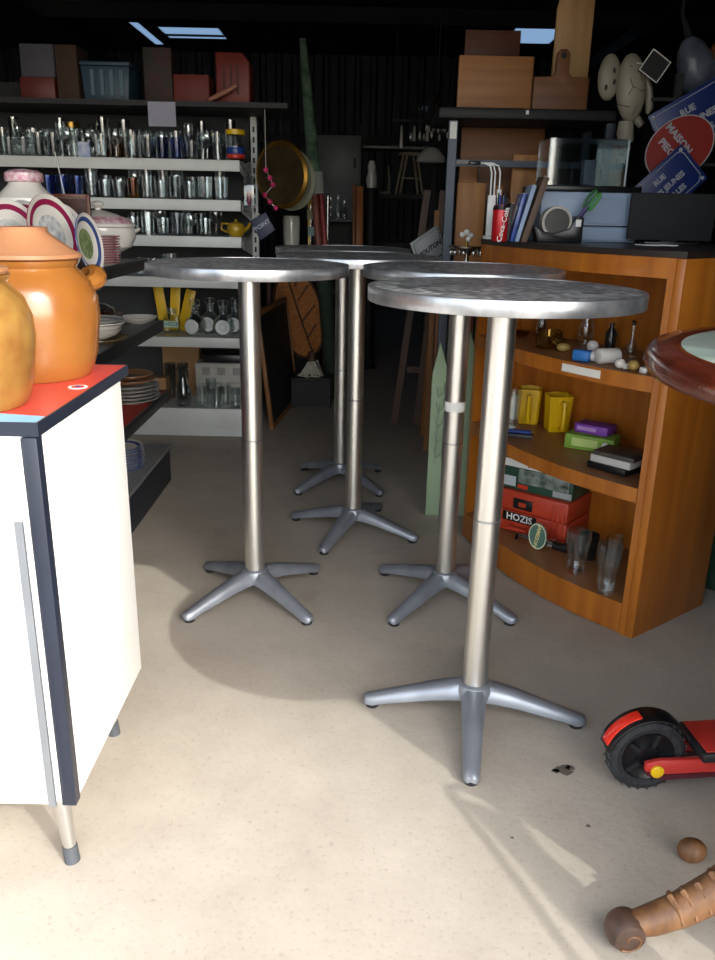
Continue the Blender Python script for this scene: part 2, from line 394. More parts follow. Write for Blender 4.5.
RTOP = mat('coral_red_laminate', 'c8453a', .35, var=.04, scale=3); BTOP = mat('sky_blue_laminate', '86bedd', .35, var=.04, scale=3)
part('red_panel', MB().prism([(x1, y0 + .045), (x1, y1), (x0, y1), (x0, y0 + .21)], zt1 - .001, zt1), RTOP, tp)
part('blue_panel', MB().prism([(x0, y0), (x1, y0), (x1, y0 + .044), (x0, y0 + .209)], zt1 - .001, zt1), BTOP, tp, label='light blue stripe along the front of the top')
eb = MB(); eb.box(x1, x1 + .0035, y0 - .003, y1 + .003, zt0, zt1 + .0005); eb.box(x0 - .003, x1, y0 - .0035, y0, zt0, zt1 + .0005); eb.box(x0 - .003, x1, y1, y1 + .0035, zt0, zt1 + .0005)
part('edge_band', eb, NAVY, tp, label='black edge band')
st = MB().lathe([(0, 0), (.019, 0), (.019, .0008), (0, .0008)], 20); sp = zat(82, 387, zt1)
s_ = part('sticker', st, PAPER, tp, (-.556 - ox, 1.56 - oy, zt1)); part('sticker_dot', MB().lathe([(0, .0008), (.013, .0008), (.013, .0012), (0, .0012)], 16), REDP, s_)
part('sticker_centre', MB().lathe([(0, .0012), (.007, .0012), (.007, .0015), (0, .0015)], 14), BLUEG, s_)
lg = MB().tube([(0, 0, .158), (.012, -.008, .03)], [.019, .0125], 16).mesh('leg', CHROME); cap = MB().tube([(.0115, -.0077, .036), (.0145, -.0095, 0)], [.0148, .0155], 16).mesh('foot_cap', mat('grey_rubber', '43474b', .7))
for k, (lx, ly, a) in enumerate(((-.572, 1.30, 0), (-.605, 1.69, PI / 2), (-1.40, 1.70, PI), (-1.40, 1.30, -PI / 2))):
    l = link('leg', lg, sb, (lx - ox, ly - oy, 0), rz(a)); link('foot_cap', cap, l)

# ================================================================== STONEWARE POTS
POT = mat('honey_stoneware_glaze', '96632f', .25, col2='85501f', scale=9, bump=.05, bscale=20, coat=.4)
POT2 = mat('speckled_honey_glaze', '94723a', .28, col2='7d5226', scale=22, bump=.06, bscale=25, coat=.4)
LIDM = mat('pale_terracotta_lid', 'a57350', .4, var=.08)
def pot(name, label, loc, r, h, m, lug_a, lid):
    t = thing(name, label, 'pot', loc)
    pr = [(0, 0), (r * .80, 0), (r * .84, .008), (r * .93, h * .2), (r, h * .52), (r * .985, h * .68), (r * .9, h * .82), (r * .75, h * .91), (r * .70, h * .94), (r * .74, h * .97), (r * .75, h), (r * .68, h), (r * .64, h * .94), (0, h * .93)]
    part('body', MB().lathe(pr, 48), m, t)
    q = []
    for i in range(9):
        a = -.55 + 1.1 * i / 8; rr = r * .90 + .036 * math.cos(a / .55 * PI / 2) ** .6
        q.append((rr * math.cos(lug_a + a * .42), rr * math.sin(lug_a + a * .42), h * .755 + .018 * math.cos(a / .55 * PI / 2)))
    part('lug_handle', MB().tube(q, [.016, .019, .022, .023, .024, .023, .022, .019, .016], 10, flat=1.0), m, t)
    q2 = [(-a, -b, c) for a, b, c in q]
    part('lug_handle', MB().tube(q2, .02, 10), m, t)
    if lid:
        lp = [(0, h + .001), (r * .76, h + .001), (r * .80, h + .004), (r * .80, h + .011), (r * .72, h + .016), (r * .40, h + .048), (r * .36, h + .056), (r * .37, h + .062), (0, h + .064)]
        part('lid', MB().lathe(lp, 48), LIDM, t)
    else:
        lp = [(0, h + .001), (r * .72, h + .001), (r * .74, h + .006), (r * .72, h + .012), (0, h + .014)]
        part('lid', MB().lathe(lp, 40), LIDM, t)
    return t
pot('stoneware_pot', 'honey brown stoneware pot with wide pale lid at back of red top', (-.686, 1.682, zt1 + .001), .140, .235, POT, R(52), True)
pot('stoneware_pot', 'speckled golden stoneware pot at the front of the red top, cut by the frame', (-.70, 1.398, zt1 + .001), .128, .225, POT2, R(297), False)

# ================================================================== ORANGE BOW-FRONT SHELF UNIT
A0 = Vector((.87, 2.237)); ud = Vector((-.608, .794)); nd = Vector((-.794, -.608))   # along / outward (to the aisle)
def fp(s, q): v = A0 + ud * s + nd * q; return (v.x, v.y)
def bow(s): return .176 * s - .381 * s * s
SE = .93
def arc(i0, i1, off=0.0, n=18): return [fp(i0 + (i1 - i0) * k / n, bow(i0 + (i1 - i0) * k / n) - off) for k in range(n + 1)]
du = thing('curved_shelf_unit', 'orange wood veneer bow-front shelf unit with three open shelves', 'shelf unit', (.9, 2.7, 0))
off = Matrix.Translation((-.9, -2.7, 0)); BK = -.40
def pz(poly, z0, z1): return MB().prism(poly, z0, z1, 0, off)
part('side_panel', pz([fp(0, bow(0)), fp(.026, bow(.026)), fp(.026, BK), fp(0, BK)], 0, 1.15), ORANGEW, du, bevel=.002)
part('front_stile', pz([fp(.026, bow(.026)), fp(.045, bow(.045)), fp(.045, bow(.045) - .05), fp(.026, bow(.026) - .05)], 0.0, 1.095), ORANGEW, du)
part('end_panel', pz([fp(SE - .026, bow(SE - .026)), fp(SE, bow(SE)), fp(SE, BK), fp(SE - .026, BK)], 0, 1.15), ORANGEW, du)
part('back_panel', pz([fp(.027, BK + .012), fp(SE - .027, BK + .012), fp(SE - .027, BK), fp(.027, BK)], .0, 1.149), ORANGEW, du)
SZ = [.105, .485, .822]
for k, z in enumerate(SZ):
    zz0 = z - (.10 if k == 0 else .045)
    sh = part('shelf', pz(arc(.0465, SE - .027, .004) + [fp(SE - .027, BK + .013), fp(.0465, BK + .013)], z - .03, z), SHELFW, du)
    part('shelf_edge', pz(arc(.0465, SE - .027) + arc(.0465, SE - .027, .0038)[::-1], zz0, z + .0005), ORANGEW, sh)
    if k == 2:
        a_, b_ = .215, .365
        part('price_strip', pz(arc(a_, b_, -.0015, 4) + arc(a_, b_, -.0004, 4)[::-1], z - .032, z - .008), PAPER, sh)
tpp = part('counter_top', pz(arc(-.002, SE + .002, -.003) + [fp(SE, -.86), fp(-.002, -.86)], 1.151, 1.168), mat('dark_brown_counter', '2a221d', .35, var=.15), du)
part('top_rail', pz(arc(.027, SE - .027, .002) + arc(.027, SE - .027, .022)[::-1], 1.095, 1.15), ORANGEW, du)
part('counter_back', pz([fp(.0, -.86), fp(SE, -.86), fp(SE, -.84), fp(.0, -.84)], 0, 1.15), DARK, du)
CT = 1.1685
# ================================================================== CROCKERY MESHES
def plate_mesh(r, rim=None, deep=.018, centre=None, base=PORC, name='plate'):
    pr = [(0, .003), (r * .55, .003), (r * .6, 0), (r * .63, .003), (r, deep), (r * .995, deep + .003), (r * .88, deep - .001), (r * .74, deep - .006), (r * .66, .0075), (r * .5, .0065), (0, .006)]
    ms = [0, 0, 0, 0, 1 if rim else 0, 0, 1 if rim else 0, 0, 0, 2 if centre else 0]
    return MB().lathe(pr, 36, ms).mesh(name, [base, rim or base, centre or base])
def bowl_mesh(r, h, base=PORC, name='bowl'):
    pr = [(0, 0), (r * .45, 0), (r * .5, .004), (r * .8, h * .4), (r, h), (r * .97, h), (r * .76, h * .42), (r * .4, .01), (0, .008)]
    return MB().lathe(pr, 32).mesh(name, base)
def stack(name, mesh, x, y, z, n, dz, lab, group, cat='plate', jig=.003):
    for k in range(n):
        single(name, mesh, None, lab(k, n) if callable(lab) else lab, cat, (x + rnd.uniform(-jig, jig), y + rnd.uniform(-jig, jig), z + k * dz), rz(rnd.uniform(0, 6)), group)

# ================================================================== BLACK DISPLAY SHELVES (left)
bu = thing('display_shelves', 'black edged shelf unit full of plates, left behind the sideboard', 'shelf unit', (-1.15, 2.8, 0))
o3 = Matrix.Translation((1.15, -2.8, 0))
def BX(x0, x1, y0, y1, z0, z1): return MB().box(x0, x1, y0, y1, z0, z1, 0, o3)
GREYS = mat('grey_shelf_board', '77797a', .5, var=.08); SHB = mat('black_shelf_lip', '1d1f22', .38, var=.1)
BY0, BY1 = 1.95, 3.70
part('base_box', BX(-1.40, -.905, BY0, BY1, 0, .165), mat('navy_plinth', '1f2531', .5, var=.1), bu, bevel=.003)
part('base_board', BX(-1.40, -.895, BY0, BY1 + .005, .166, .18), GREYS, bu)
part('back_panel', BX(-1.42, -1.401, BY0, BY1, 0, 1.06), BLACK, bu)
part('end_post', BX(-1.40, -1.36, BY1 - .03, BY1, .181, 1.05), BLACK, bu); part('end_post', BX(-1.40, -1.36, BY0, BY0 + .03, .181, 1.05), BLACK, bu)
for z, xr in ((.44, -.895), (.765, -.90), (1.035, -.955)):
    s_ = part('shelf', BX(-1.36, xr - .016, BY0, BY1, z - .02, z), GREYS if z != .44 else REDM, bu)
    part('shelf_lip', BX(xr - .0155, xr, BY0, BY1 + .004, z - .045, z + .004), SHB, s_, bevel=.003)
    part('end_lip', BX(-1.36, xr - .016, BY1 + .0005, BY1 + .004, z - .045, z + .004), SHB, s_)
# --- top shelf
Zt = 1.0355
vp = at(20, 195, 3.42)
jar = thing('ginger_jar', 'white porcelain ginger jar with pink flowers on top black shelf', 'jar', (-1.24, 3.12, Zt))
part('body', MB().lathe([(0, 0), (.055, 0), (.06, .01), (.10, .10), (.115, .18), (.105, .24), (.06, .285), (.055, .295), (0, .295)], 32), PORC, jar)
part('flower_band', MB().lathe([(.1165, .16), (.1172, .18), (.1115, .225), (.1105, .225), (.1162, .18), (.1155, .16)], 32, close=True), PORCP, jar)
part('lid', MB().lathe([(0, .296), (.064, .296), (.068, .302), (.066, .326), (.05, .336), (.02, .34), (0, .342)], 28), PORCP, jar)
def standing_plate(label, px, py, Y, r, mesh, yaw, tilt, sx=1, sy=1, group='plates propped on edge on the top shelf'):
    c = at(px, py, Y)
    o = single('plate', mesh, None, label, 'plate', (c.x, Y, Zt + r * math.cos(tilt) + .004), group=group)
    o.rotation_euler = (Matrix.Rotation(yaw, 3, 'Z') @ Matrix.Rotation(PI / 2 - tilt, 3, 'X')).to_euler()
    o.scale = (sx, sy, 1); return o
BRAN = mat('blue_grey_branch_print', '8d98a0', .2, col2='d6d4cf', scale=38)
pm1 = plate_mesh(.115, PORCR, centre=BRAN); pm2 = plate_mesh(.128, PORCB, centre=PORCG); pm3 = plate_mesh(.15, PORCR, centre=BRAN)
standing_plate('big oval plate with crimson band and branch print behind the pots', 50, 228, 2.72, .125, pm3, R(72), R(13), .83, .83)
standing_plate('round plate with green leaf print propped beside the plate stack', 84, 240, 2.72, .096, pm2, R(84), R(9), .75, .75)
standing_plate('crimson banded plate peeking out behind the big oval plate', 25, 215, 2.86, .115, pm1, R(66), R(13), 1, 1)
standing_plate('crimson banded plate at the left frame edge under the ginger jar', 8, 215, 2.70, .115, pm1, R(60), R(13), 1, 1)
standing_plate('blue grey plate half hidden behind the big oval plate', 62, 218, 2.92, .11, plate_mesh(.12, BRAN, centre=PORC), R(72), R(12), .92, .92)
tin = at(16, 213, 2.30)
tb = thing('patterned_tin', 'dark tin box with gold scroll pattern behind the pots', 'box', (-1.08, 2.33, Zt), rz(R(4)))
part('box', MB().box(-.11, .11, -.06, .06, 0, .075), mat('gold_scroll_print', 'a99a5c', .4, col2='23251c', scale=26), tb, bevel=.004)
part('lid', MB().box(-.113, .113, -.063, .063, .0755, .088), GOLD, tb, bevel=.004)
# framed wooden tray
fr = thing('carved_tray', 'brown wooden carved tray leaning behind the propped plates', 'tray', (-1.165, 3.262, Zt), (0, 0, 0))
WD = wood('red_brown_wood', '6d3b22', '4c2614', .4, 5)
part('panel', MB().box(-.10, .10, 0, .010, .014, .245), mat('carved_dark_panel', '4a2616', .5, col2='1d100a', scale=24), fr)
for a in ((-.113, -.1005, 0, .26), (.1005, .113, 0, .26)): part('frame_rail', MB().box(a[0], a[1], -.006, .012, a[2], a[3]), WD, fr, bevel=.002)
for z in (0, .246): part('frame_rail', MB().box(-.1, .1, -.006, .012, z, z + .014), WD, fr, bevel=.002)
# plate stack + tureen
pst = plate_mesh(.082, PORCR, .014); c = at(110, 262, 3.02)
stack('plate', pst, -1.01, 3.19, Zt, 11, .0095, lambda k, n: 'topmost crimson rimmed plate of the stack before the tureen' if k == n - 1 else ORDN[k] + ' crimson rimmed plate from the bottom of the stack before the tureen', 'stack of crimson rimmed plates')
tu = thing('soup_tureen', 'white porcelain soup tureen with crimson flower lid', 'tureen', (-1.085, 3.46, Zt), rz(R(20)))
part('bowl', MB().lathe([(0, 0), (.065, 0), (.072, .006), (.06, .02), (.07, .034), (.12, .06), (.138, .10), (.136, .135), (.128, .14), (0, .14)], 40, sx=1.05, sy=.92), PORC, tu)
part('lid', MB().lathe([(0, .141), (.137, .141), (.138, .149), (.118, .165), (.07, .188), (.03, .20), (.012, .204), (.0, .205)], 40, sx=1.05, sy=.92), PORC, tu)
part('lid_band', MB().lathe([(.133, .1535), (.12, .1655), (.095, .1785), (.094, .1775), (.119, .1645), (.132, .1525)], 40, sx=1.05, sy=.92, close=True), PORCP, tu)
part('lid_knob', MB().lathe([(0, .2), (.013, .204), (.012, .212), (.024, .222), (.026, .23), (.014, .238), (0, .24)], 20), PORC, tu)
for s in (-1, 1):
    part('handle', MB().tube([(s * (.128 + .03 * math.sin(PI * i / 6)), -.035 + .07 * i / 6, .118 + .012 * math.sin(PI * i / 6)) for i in range(7)], .007, 8), PORC, tu)
cone = at(103, 263, 2.86)
single('pine_cone', MB().ball((0, 0, .022), .03, .024, .022, 12), mat('pine_cone', '5b4636', .8, col2='2e241d', scale=60, bump=.8, bscale=120), 'small brown pine cone at the edge of the top shelf', 'pine cone', (-.985, 2.93, Zt))
# --- second shelf
Z2 = .766
dish = plate_mesh(.115, None, .02); oval = plate_mesh(.12, OLIVEC, .018)
for k, (lab, m, dz) in enumerate((('olive plate at the bottom of the cream dish stack', plate_mesh(.12, None, .018, base=OLIVEC), 0), ('lower white soup bowl in the cream dish stack', bowl_mesh(.105, .04), .014), ('upper white soup bowl in the cream dish stack', bowl_mesh(.108, .04), .03), ('cream dinner plate on the stacked bowls', dish, .056), ('grey ringed cream plate on top of the dish stack', plate_mesh(.112, GREYS, .018), .068))):
    single('plate' if 'plate' in lab else 'bowl', m, None, lab, 'plate' if 'plate' in lab else 'bowl', (-1.0, 3.03, Z2 + dz), rz(k), 'dishes on the second black shelf')
for k in range(2):
    single('bowl', bowl_mesh(.06, .05, BROWNC), None, ('lower' if k == 0 else 'upper') + ' small brown bowl at the left of the second shelf', 'bowl', (-.975, 2.80, Z2 + k * .022), group='dishes on the second black shelf')
for k in range(4):
    single('plate', plate_mesh(.115, BROWNC, .02, base=BROWNC), None, ['bottom', 'second', 'third', 'topmost'][k] + ' dark brown stoneware plate of the far stack on the second shelf', 'plate', (-1.11, 3.385, Z2 + k * .014), group='brown plates on the second shelf')
lid = thing('cake_dome', 'clear dome lid with knob on the dark brown plates', 'lid', (-1.11, 3.385, Z2 + .066))
part('dome', MB().lathe([(.085, 0), (.08, .02), (.05, .036), (0, .042)], 28), G2, lid); part('knob', MB().lathe([(0, .042), (.01, .043), (.016, .056), (0, .062)], 14), BLACKP, lid)
single('bowl', bowl_mesh(.085, .03), None, 'shallow white dish at the front right of second shelf', 'bowl', (-.985, 3.585, Z2), group='dishes on the second black shelf')
jug = thing('brown_jug', 'small brown stoneware jug behind the cream dishes', 'jug', (-1.22, 3.12, Z2))
part('body', MB().lathe([(0, 0), (.04, 0), (.055, .05), (.05, .1), (.035, .13), (.04, .145), (.035, .145), (.03, .13), (0, .12)], 24), BROWNC, jug)
part('handle', MB().tube([(.04, 0, .13), (.075, 0, .12), (.08, 0, .08), (.052, 0, .05)], .006, 8), BROWNC, jug)
# --- third shelf
Z3 = .4405
for k, (lab, m, dz) in enumerate([(ORDN[j] + ' white dinner plate from the bottom under the brown plates', plate_mesh(.122, GREYS, .016), .016 * j) for j in range(5)] + [('tan stoneware plate lying on the white plates', plate_mesh(.108, TAN, .018, base=TAN), .084), ('olive brown plate on top of the third shelf stack', plate_mesh(.102, TAN, .018, centre=OLIVEC, base=TAN), .104)]):
    single('plate', m, None, lab, 'plate', (-1.005, 3.47, Z3 + dz), rz(k), 'plate stack on the third black shelf')
single('plate', plate_mesh(.05, None, .008), None, 'small white saucer on the red covered shelf', 'plate', (-.965, 2.98, Z3))
bt = thing('black_container', 'black plastic container with clear lid on third shelf', 'container', (-1.17, 3.02, Z3))
part('tub', MB().box(-.09, .09, -.14, .14, 0, .13), BLACKP, bt, bevel=.008); part('lid', MB().box(-.095, .095, -.145, .145, .131, .142), G2, bt, bevel=.003); part('paper_label', MB().box(.0905, .0915, -.10, -.06, .06, .125), PAPER, bt)
# --- base
Z4 = .181
sc = plate_mesh(.10, PORCB, .015)
stack('plate', sc, -1.02, 3.30, Z4, 8, .0125, lambda k, n: 'topmost blue rimmed plate of the far base stack' if k == n - 1 else ORDN[k] + ' blue rimmed plate from the bottom of the far base stack', 'blue rimmed plates on the base shelf')
sc2 = plate_mesh(.09, None, .015)
stack('plate', sc2, -1.02, 3.07, Z4, 9, .011, lambda k, n: ORDN[k] + ' white plate from the bottom of the near base stack', 'white plates on the base shelf')
single('plate', plate_mesh(.088, PORCB, .015, centre=PORCB), None, 'blue patterned plate on top of the white base stack', 'plate', (-1.02, 3.07, Z4 + 9 * .011), group='white plates on the base shelf')

# ================================================================== WHITE GONDOLA SHELVING (back left)
GY = 4.5; GD = .42; GX0, GX1 = -2.35, -.655
go = thing('gondola_shelving', 'white metal shop shelving crowded with glassware at back left', 'shelving', (-1.5, 4.7, 0))
og = Matrix.Translation((1.5, -4.7, 0))
def GB(x0, x1, y0, y1, z0, z1): return MB().box(x0, x1, y0, y1, z0, z1, 0, og)
part('back_panel', GB(GX0, GX1, GY + GD + .015, GY + GD + .03, 0, 1.9), mat('dark_pegboard', '26282a', .7), go)
part('kick_plate', GB(GX0, GX1 - .01, GY + .012, GY + .03, 0, .095), WHITEM, go)
GZ = [.162, .568, .894, 1.109, 1.296, 1.494]
for k, z in enumerate(GZ):
    s_ = part('shelf', GB(GX0, GX1, GY + .006, GY + GD, z - .02, z), WHITEM, go)
    part('price_rail', GB(GX0, GX1 + .004, GY - .003, GY + .0055, z - (.11 if k == 0 else .052), z + .003), WHITEM, s_, bevel=.0015)
    part('bracket', MB().prism([(GY + .03, z - .06), (GY + GD, z - .11), (GY + GD, z + .02), (GY + .03, z - .021)], 0, .004, 0, og @ Matrix(((0, 0, 1, GX1 + .0045), (1, 0, 0, 0), (0, 1, 0, 0), (0, 0, 0, 1)))), WHITEM, go)
part('top_shelf', GB(GX0, GX1 + .26, GY - .04, GY + GD + .1, 1.745, 1.77), BLACK, go)
for xx in (GX1 + .012, GX0 - .03):
    u_ = part('upright', GB(xx, xx + .035, GY + GD - .03, GY + GD + .014, 0, 1.745), WHITEM, go)
    sl = MB()
    for i in range(30): sl.box(xx + .012, xx + .023, GY + GD - .0315, GY + GD - .0302, .1 + i * .054, .13 + i * .054, 0, og)
    part('slots', sl, BLACK, u_)
# glassware
def tumb(h, r, m=G1, band=None):
    pr = [(0, 0), (r * .8, 0), (r * .84, .004), (r, h), (r - .002, h), (r * .84 - .003, .012), (0, .010)]
    return MB().lathe(pr, 16).mesh('glass', m)
def wine(h, r, m=G1):
    return MB().lathe([(0, 0), (r * .85, 0), (r * .8, .003), (.006, .012), (.005, h * .42), (r * .55, h * .5), (r * .95, h * .68), (r, h * .8), (r * .88, h), (r * .86, h), (r * .97, h * .8), (r * .92, h * .69), (r * .5, h * .52), (0, h * .48)], 16).mesh('wine_glass', m)
def flute(h, r, m=G1):
    return MB().lathe([(0, 0), (r * .95, 0), (r * .9, .003), (.005, .01), (.005, h * .38), (r * .7, h * .5), (r, h * .75), (r * .9, h), (r * .87, h), (r * .97, h * .75), (r * .6, h * .5), (0, h * .42)], 16).mesh('flute_glass', m)
def vasem(h, r, m=G1):
    return MB().lathe([(0, 0), (r * .8, 0), (r, h * .25), (r * .95, h * .45), (r * .45, h * .72), (r * .5, h * .9), (r * .75, h), (r * .72, h), (r * .46, h * .9), (r * .41, h * .72), (r * .9, h * .45), (r * .93, h * .25), (0, .012)], 18).mesh('glass_vase', m)
def ridged(h, r, m=G1):
    mb = MB(); n = 24; pr = [(0, 0), (r * .82, 0), (r * .86, .01), (r, h), (r * .93, h), (r * .8, .02), (0, .015)]
    mb.lathe(pr, n)
    mb.v = [(x * (1.05 if (round((math.atan2(y, x) % (2 * PI)) / (2 * PI) * n) % 2) else .97), y * (1.05 if (round((math.atan2(y, x) % (2 * PI)) / (2 * PI) * n) % 2) else .97), z) for x, y, z in mb.v]
    return mb.mesh('glass', m, smooth=10)
def mug_thing(name, label, cat, loc, h, r, m, hm=None, yaw=0, group=None):
    t = thing(name, label, cat, loc, rz(yaw), group)
    part('body', MB().lathe([(0, 0), (r * .92, 0), (r, .006), (r, h), (r * .94, h), (r * .93, .01), (0, .009)], 22), m, t)
    part('handle', MB().tube([(r * .97 + (.03 + r * .15) * math.sin(PI * i / 6) ** .7, 0, h * .22 + h * .6 * i / 6) for i in range(7)], .0055, 8), hm or m, t)
    return t
TYPES = {
 'tt': (lambda: tumb(.15, .03), 'tall clear tumbler', 'glass', .033),
 'ts': (lambda: tumb(.095, .034), 'short clear tumbler', 'glass', .037),
 'tb': (lambda: tumb(.11, .033, G3), 'blue tinted tumbler', 'glass', .036),
 'tk': (lambda: tumb(.12, .033, G2), 'smoky grey tumbler', 'glass', .036),
 'w': (lambda: wine(.15, .038), 'clear stemmed wine glass', 'glass', .041),
 'ws': (lambda: wine(.115, .033), 'small clear stemmed glass', 'glass', .036),
 'f': (lambda: flute(.19, .027), 'slender clear flute glass', 'glass', .03),
 'v': (lambda: vasem(.19, .042), 'waisted clear glass vase', 'vase', .045),
 'rg': (lambda: ridged(.12, .037), 'ridged clear glass', 'glass', .042),
 'am': (lambda: tumb(.105, .032, G4), 'amber glass tumbler', 'glass', .036),
 'tv': (lambda: tumb(.21, .033, G2), 'tall smoky cylinder vase', 'vase', .037),
}
GM = {}
GN = {'glass': 'drinking_glass', 'vase': 'glass_vase'}
ORD = ['base shelf', 'lowest shelf', 'fourth glass shelf down', 'third glass shelf down', 'second glass shelf down', 'top glass shelf']
def glass_row(k, y, seq, x_from, x_to, where):
    z = GZ[k] + .001; ws = [TYPES[t][3] * 2 + .004 for t in seq]; tot = sum(ws); gap = max(0, (x_to - x_from - tot) / max(1, len(seq)))
    x = x_from; idx = {}
    for t, wd in zip(seq, ws):
        if x + wd > x_to + .02: break
        if t not in GM: GM[t] = TYPES[t][0]()
        f, lb, cat, r = TYPES[t]
        idx[t] = idx.get(t, 0) + 1; pre = (ORDN[idx[t] - 1] + ' ' + lb + ' from left') if seq.count(t) > 1 else 'only ' + lb
        o = single(GN[cat], GM[t], None, '%s in %s row, %s' % (pre, where, ORD[k]), cat, (x + wd / 2, y + rnd.uniform(-.008, .008), z), rz(rnd.uniform(0, 6)), '%s in the %s row, %s' % (lb, where, ORD[k]))
        x += wd + gap
fx = lambda px: at(px, 165, GY + .08).x
glass_row(5, GY + .07, ['tt', 'ts', 'ts', 'tk', 'tk', 'w', 'ts', 'rg', 'w', 'rg', 'tk', 'tb', 'tb', 'ts', 'w', 'ts', 'ts', 'tb', 'tb', 'tb', 'tt', 'ws', 'ts', 'tt', 'tk'], fx(-8), fx(226), 'front')
glass_row(5, GY + .17, ['tt', 'v', 'tt', 'w', 'f', 'tt', 'w', 'tv', 'am', 'tt', 'w', 'w', 'tt', 'f', 'w', 'tt', 'tv', 'w', 'ts', 'tv', 'tt', 'v', 'am', 'tt'], fx(-8), fx(238), 'middle')
glass_row(5, GY + .27, ['tv', 'tt', 'w', 'tv', 'tt', 'v', 'tk', 'tv', 'tk', 'w', 'tt', 'tk', 'tv', 'w', 'tk'], fx(-4), fx(238), 'back')
glass_row(4, GY + .07, ['tb', 'tb', 'tb', 'tb', 'tt', 'ts', 'ts', 'am', 'tt', 'ts', 'tk', 'ts', 'rg', 'rg', 'ts', 'ts', 'tt', 'tb', 'ws', 'w', 'tk', 'ws', 'rg', 'ws', 'tt'], fx(26), fx(234), 'front')
glass_row(4, GY + .17, ['tk', 'tb', 'tk', 'tb', 'w', 'tk', 'ws', 'w', 'tk', 'tt', 'w', 'tk', 'ts', 'tt', 'w', 'tk', 'tt', 'w', 'tk', 'tt', 'w', 'tk'], fx(20), fx(234), 'middle')
glass_row(3, GY + .07, ['ts', 'rg', 'ts', 'tk', 'ws', 'ts', 'am', 'ts', 'ws', 'w', 'ts', 'rg'], fx(122), fx(216), 'front')
glass_row(3, GY + .17, ['tk', 'tt', 'w', 'tk', 'tt', 'tk', 'w', 'tt', 'tk', 'w', 'tk', 'w'], fx(118), fx(220), 'middle')
glass_row(2, GY + .08, ['ts', 'ts', 'rg', 'ts', 'tk', 'ws'], fx(126), fx(176), 'front')
# jar with yellow lid and label
yj = thing('storage_jar', 'tall plastic jar with yellow cap and red and blue label on top glass shelf', 'jar', (at(236, 165, GY + .08).x, GY + .08, GZ[5] + .001))
part('body', MB().lathe([(0, 0), (.045, 0), (.047, .006), (.047, .11), (.04, .13), (0, .13)], 22), G2, yj); part('cap', MB().lathe([(0, .131), (.05, .131), (.05, .152), (.045, .156), (0, .156)], 24), YEL, yj)
part('blue_label', MB().lathe([(.0475, .035), (.048, .036), (.048, .068), (.0475, .069)], 22), BLUEG, yj); part('red_label', MB().lathe([(.0475, .014), (.048, .015), (.048, .034), (.0475, .035)], 22), REDP, yj)
# blue/white pack, gold cup on top shelf
single('glass_carton', MB().box(-.03, .03, -.011, .011, 0, .075), mat('blue_white_print', '3f68b0', .5, col2='d8dde4', scale=18), 'small blue and white carton among the top shelf glasses', 'carton', (at(86, 160, GY + .03).x, GY + .019, GZ[5] + .001), bevel=.002)
tb_ = thing('beer_tankard', 'gold rimmed glass tankard on the top glass shelf, left', 'tankard', (at(72, 165, GY + .33).x, GY + .37, GZ[5] + .001))
part('body', MB().lathe([(0, 0), (.045, 0), (.05, .02), (.05, .2), (.046, .2), (.044, .02), (0, .015)], 22), G2, tb_); part('gold_band', MB().lathe([(.0502, .17), (.051, .171), (.051, .199), (.0502, .2)], 22), GOLD, tb_)
# yellow teapot on third shelf
tpot = thing('teapot', 'small mustard yellow teapot at the right end of third shelf', 'teapot', (at(236, 235, GY + .08).x, GY + .085, GZ[3] + .001))
MUST = mat('mustard_glaze', 'a8871f', .25, var=.1)
part('body', MB().lathe([(0, 0), (.03, 0), (.045, .02), (.05, .045), (.04, .07), (.02, .078), (0, .08)], 22), MUST, tpot); part('lid_knob', MB().ball((0, 0, .085), .009), MUST, tpot)
part('handle', MB().tube([(-.04, 0, .068), (-.075, 0, .07), (-.08, 0, .04), (-.047, 0, .025)], .006, 8), MUST, tpot); part('spout', MB().tube([(.042, 0, .035), (.065, 0, .05), (.078, 0, .075)], [.013, .009, .007], 8), MUST, tpot)
# shelf 2 (index 2): brown casserole + cups
cas = thing('casserole', 'tan stoneware casserole just under the left table top', 'casserole', (at(205, 278, GY + .1).x, GY + .12, GZ[2] + .001))
part('bowl', MB().lathe([(0, 0), (.06, 0), (.085, .03), (.09, .06), (.085, .06), (.08, .03), (0, .01)], 28), TAN, cas)
for s in (-1, 1): part('handle', MB().tube([(s * .085, -.02, .05), (s * .115, -.01, .054), (s * .115, .01, .054), (s * .085, .02, .05)], .007, 8), TAN, cas)
mug_thing('mug', 'white cup beside the tan casserole', 'mug', (at(234, 278, GY + .1).x, GY + .1, GZ[2] + .001), .08, .036, PORC, yaw=.5)
# index 1: yellow pitcher folder, decanters, jar with printed word
for k, (px, hh, tl) in enumerate(((166, .26, -7), (174, .25, 5), (181, .24, 16))):
    single('yellow_folder', MB().box(-.028, .028, -.005, .005, 0, hh), YEL, ['yellow plastic strip leaning left behind the glass jar', 'upright yellow plastic strip behind the glass jar', 'yellow plastic strip leaning right behind the glass jar'][k], 'strip', (at(px, 338, GY + .2).x, GY + .2 + .014 * k, GZ[1] + .0095), (0, R(tl), 0), 'yellow strips on the lowest shelf', bevel=.002)
gj = thing('printed_jar', 'square glass jar with pale green printed word on lowest shelf', 'jar', (at(173, 338, GY + .08).x, GY + .08, GZ[1] + .001))
part('body', MB().box(-.042, .042, -.042, .042, 0, .11), G1, gj, bevel=.008); part('neck', MB().lathe([(.03, .11), (.026, .12), (.026, .135), (.03, .15), (.027, .15), (.023, .12)], 18), G1, gj)
pb = part('print_band', MB().box(-.041, .041, -.0435, -.0425, .05, .085), mat('mint_print', 'a9c9b8', .5), gj)
text('WEEZE', .028, mat('dark_green_ink', '2f5246', .6), pb, (0, -.0445, .0675), (PI / 2, 0, 0))
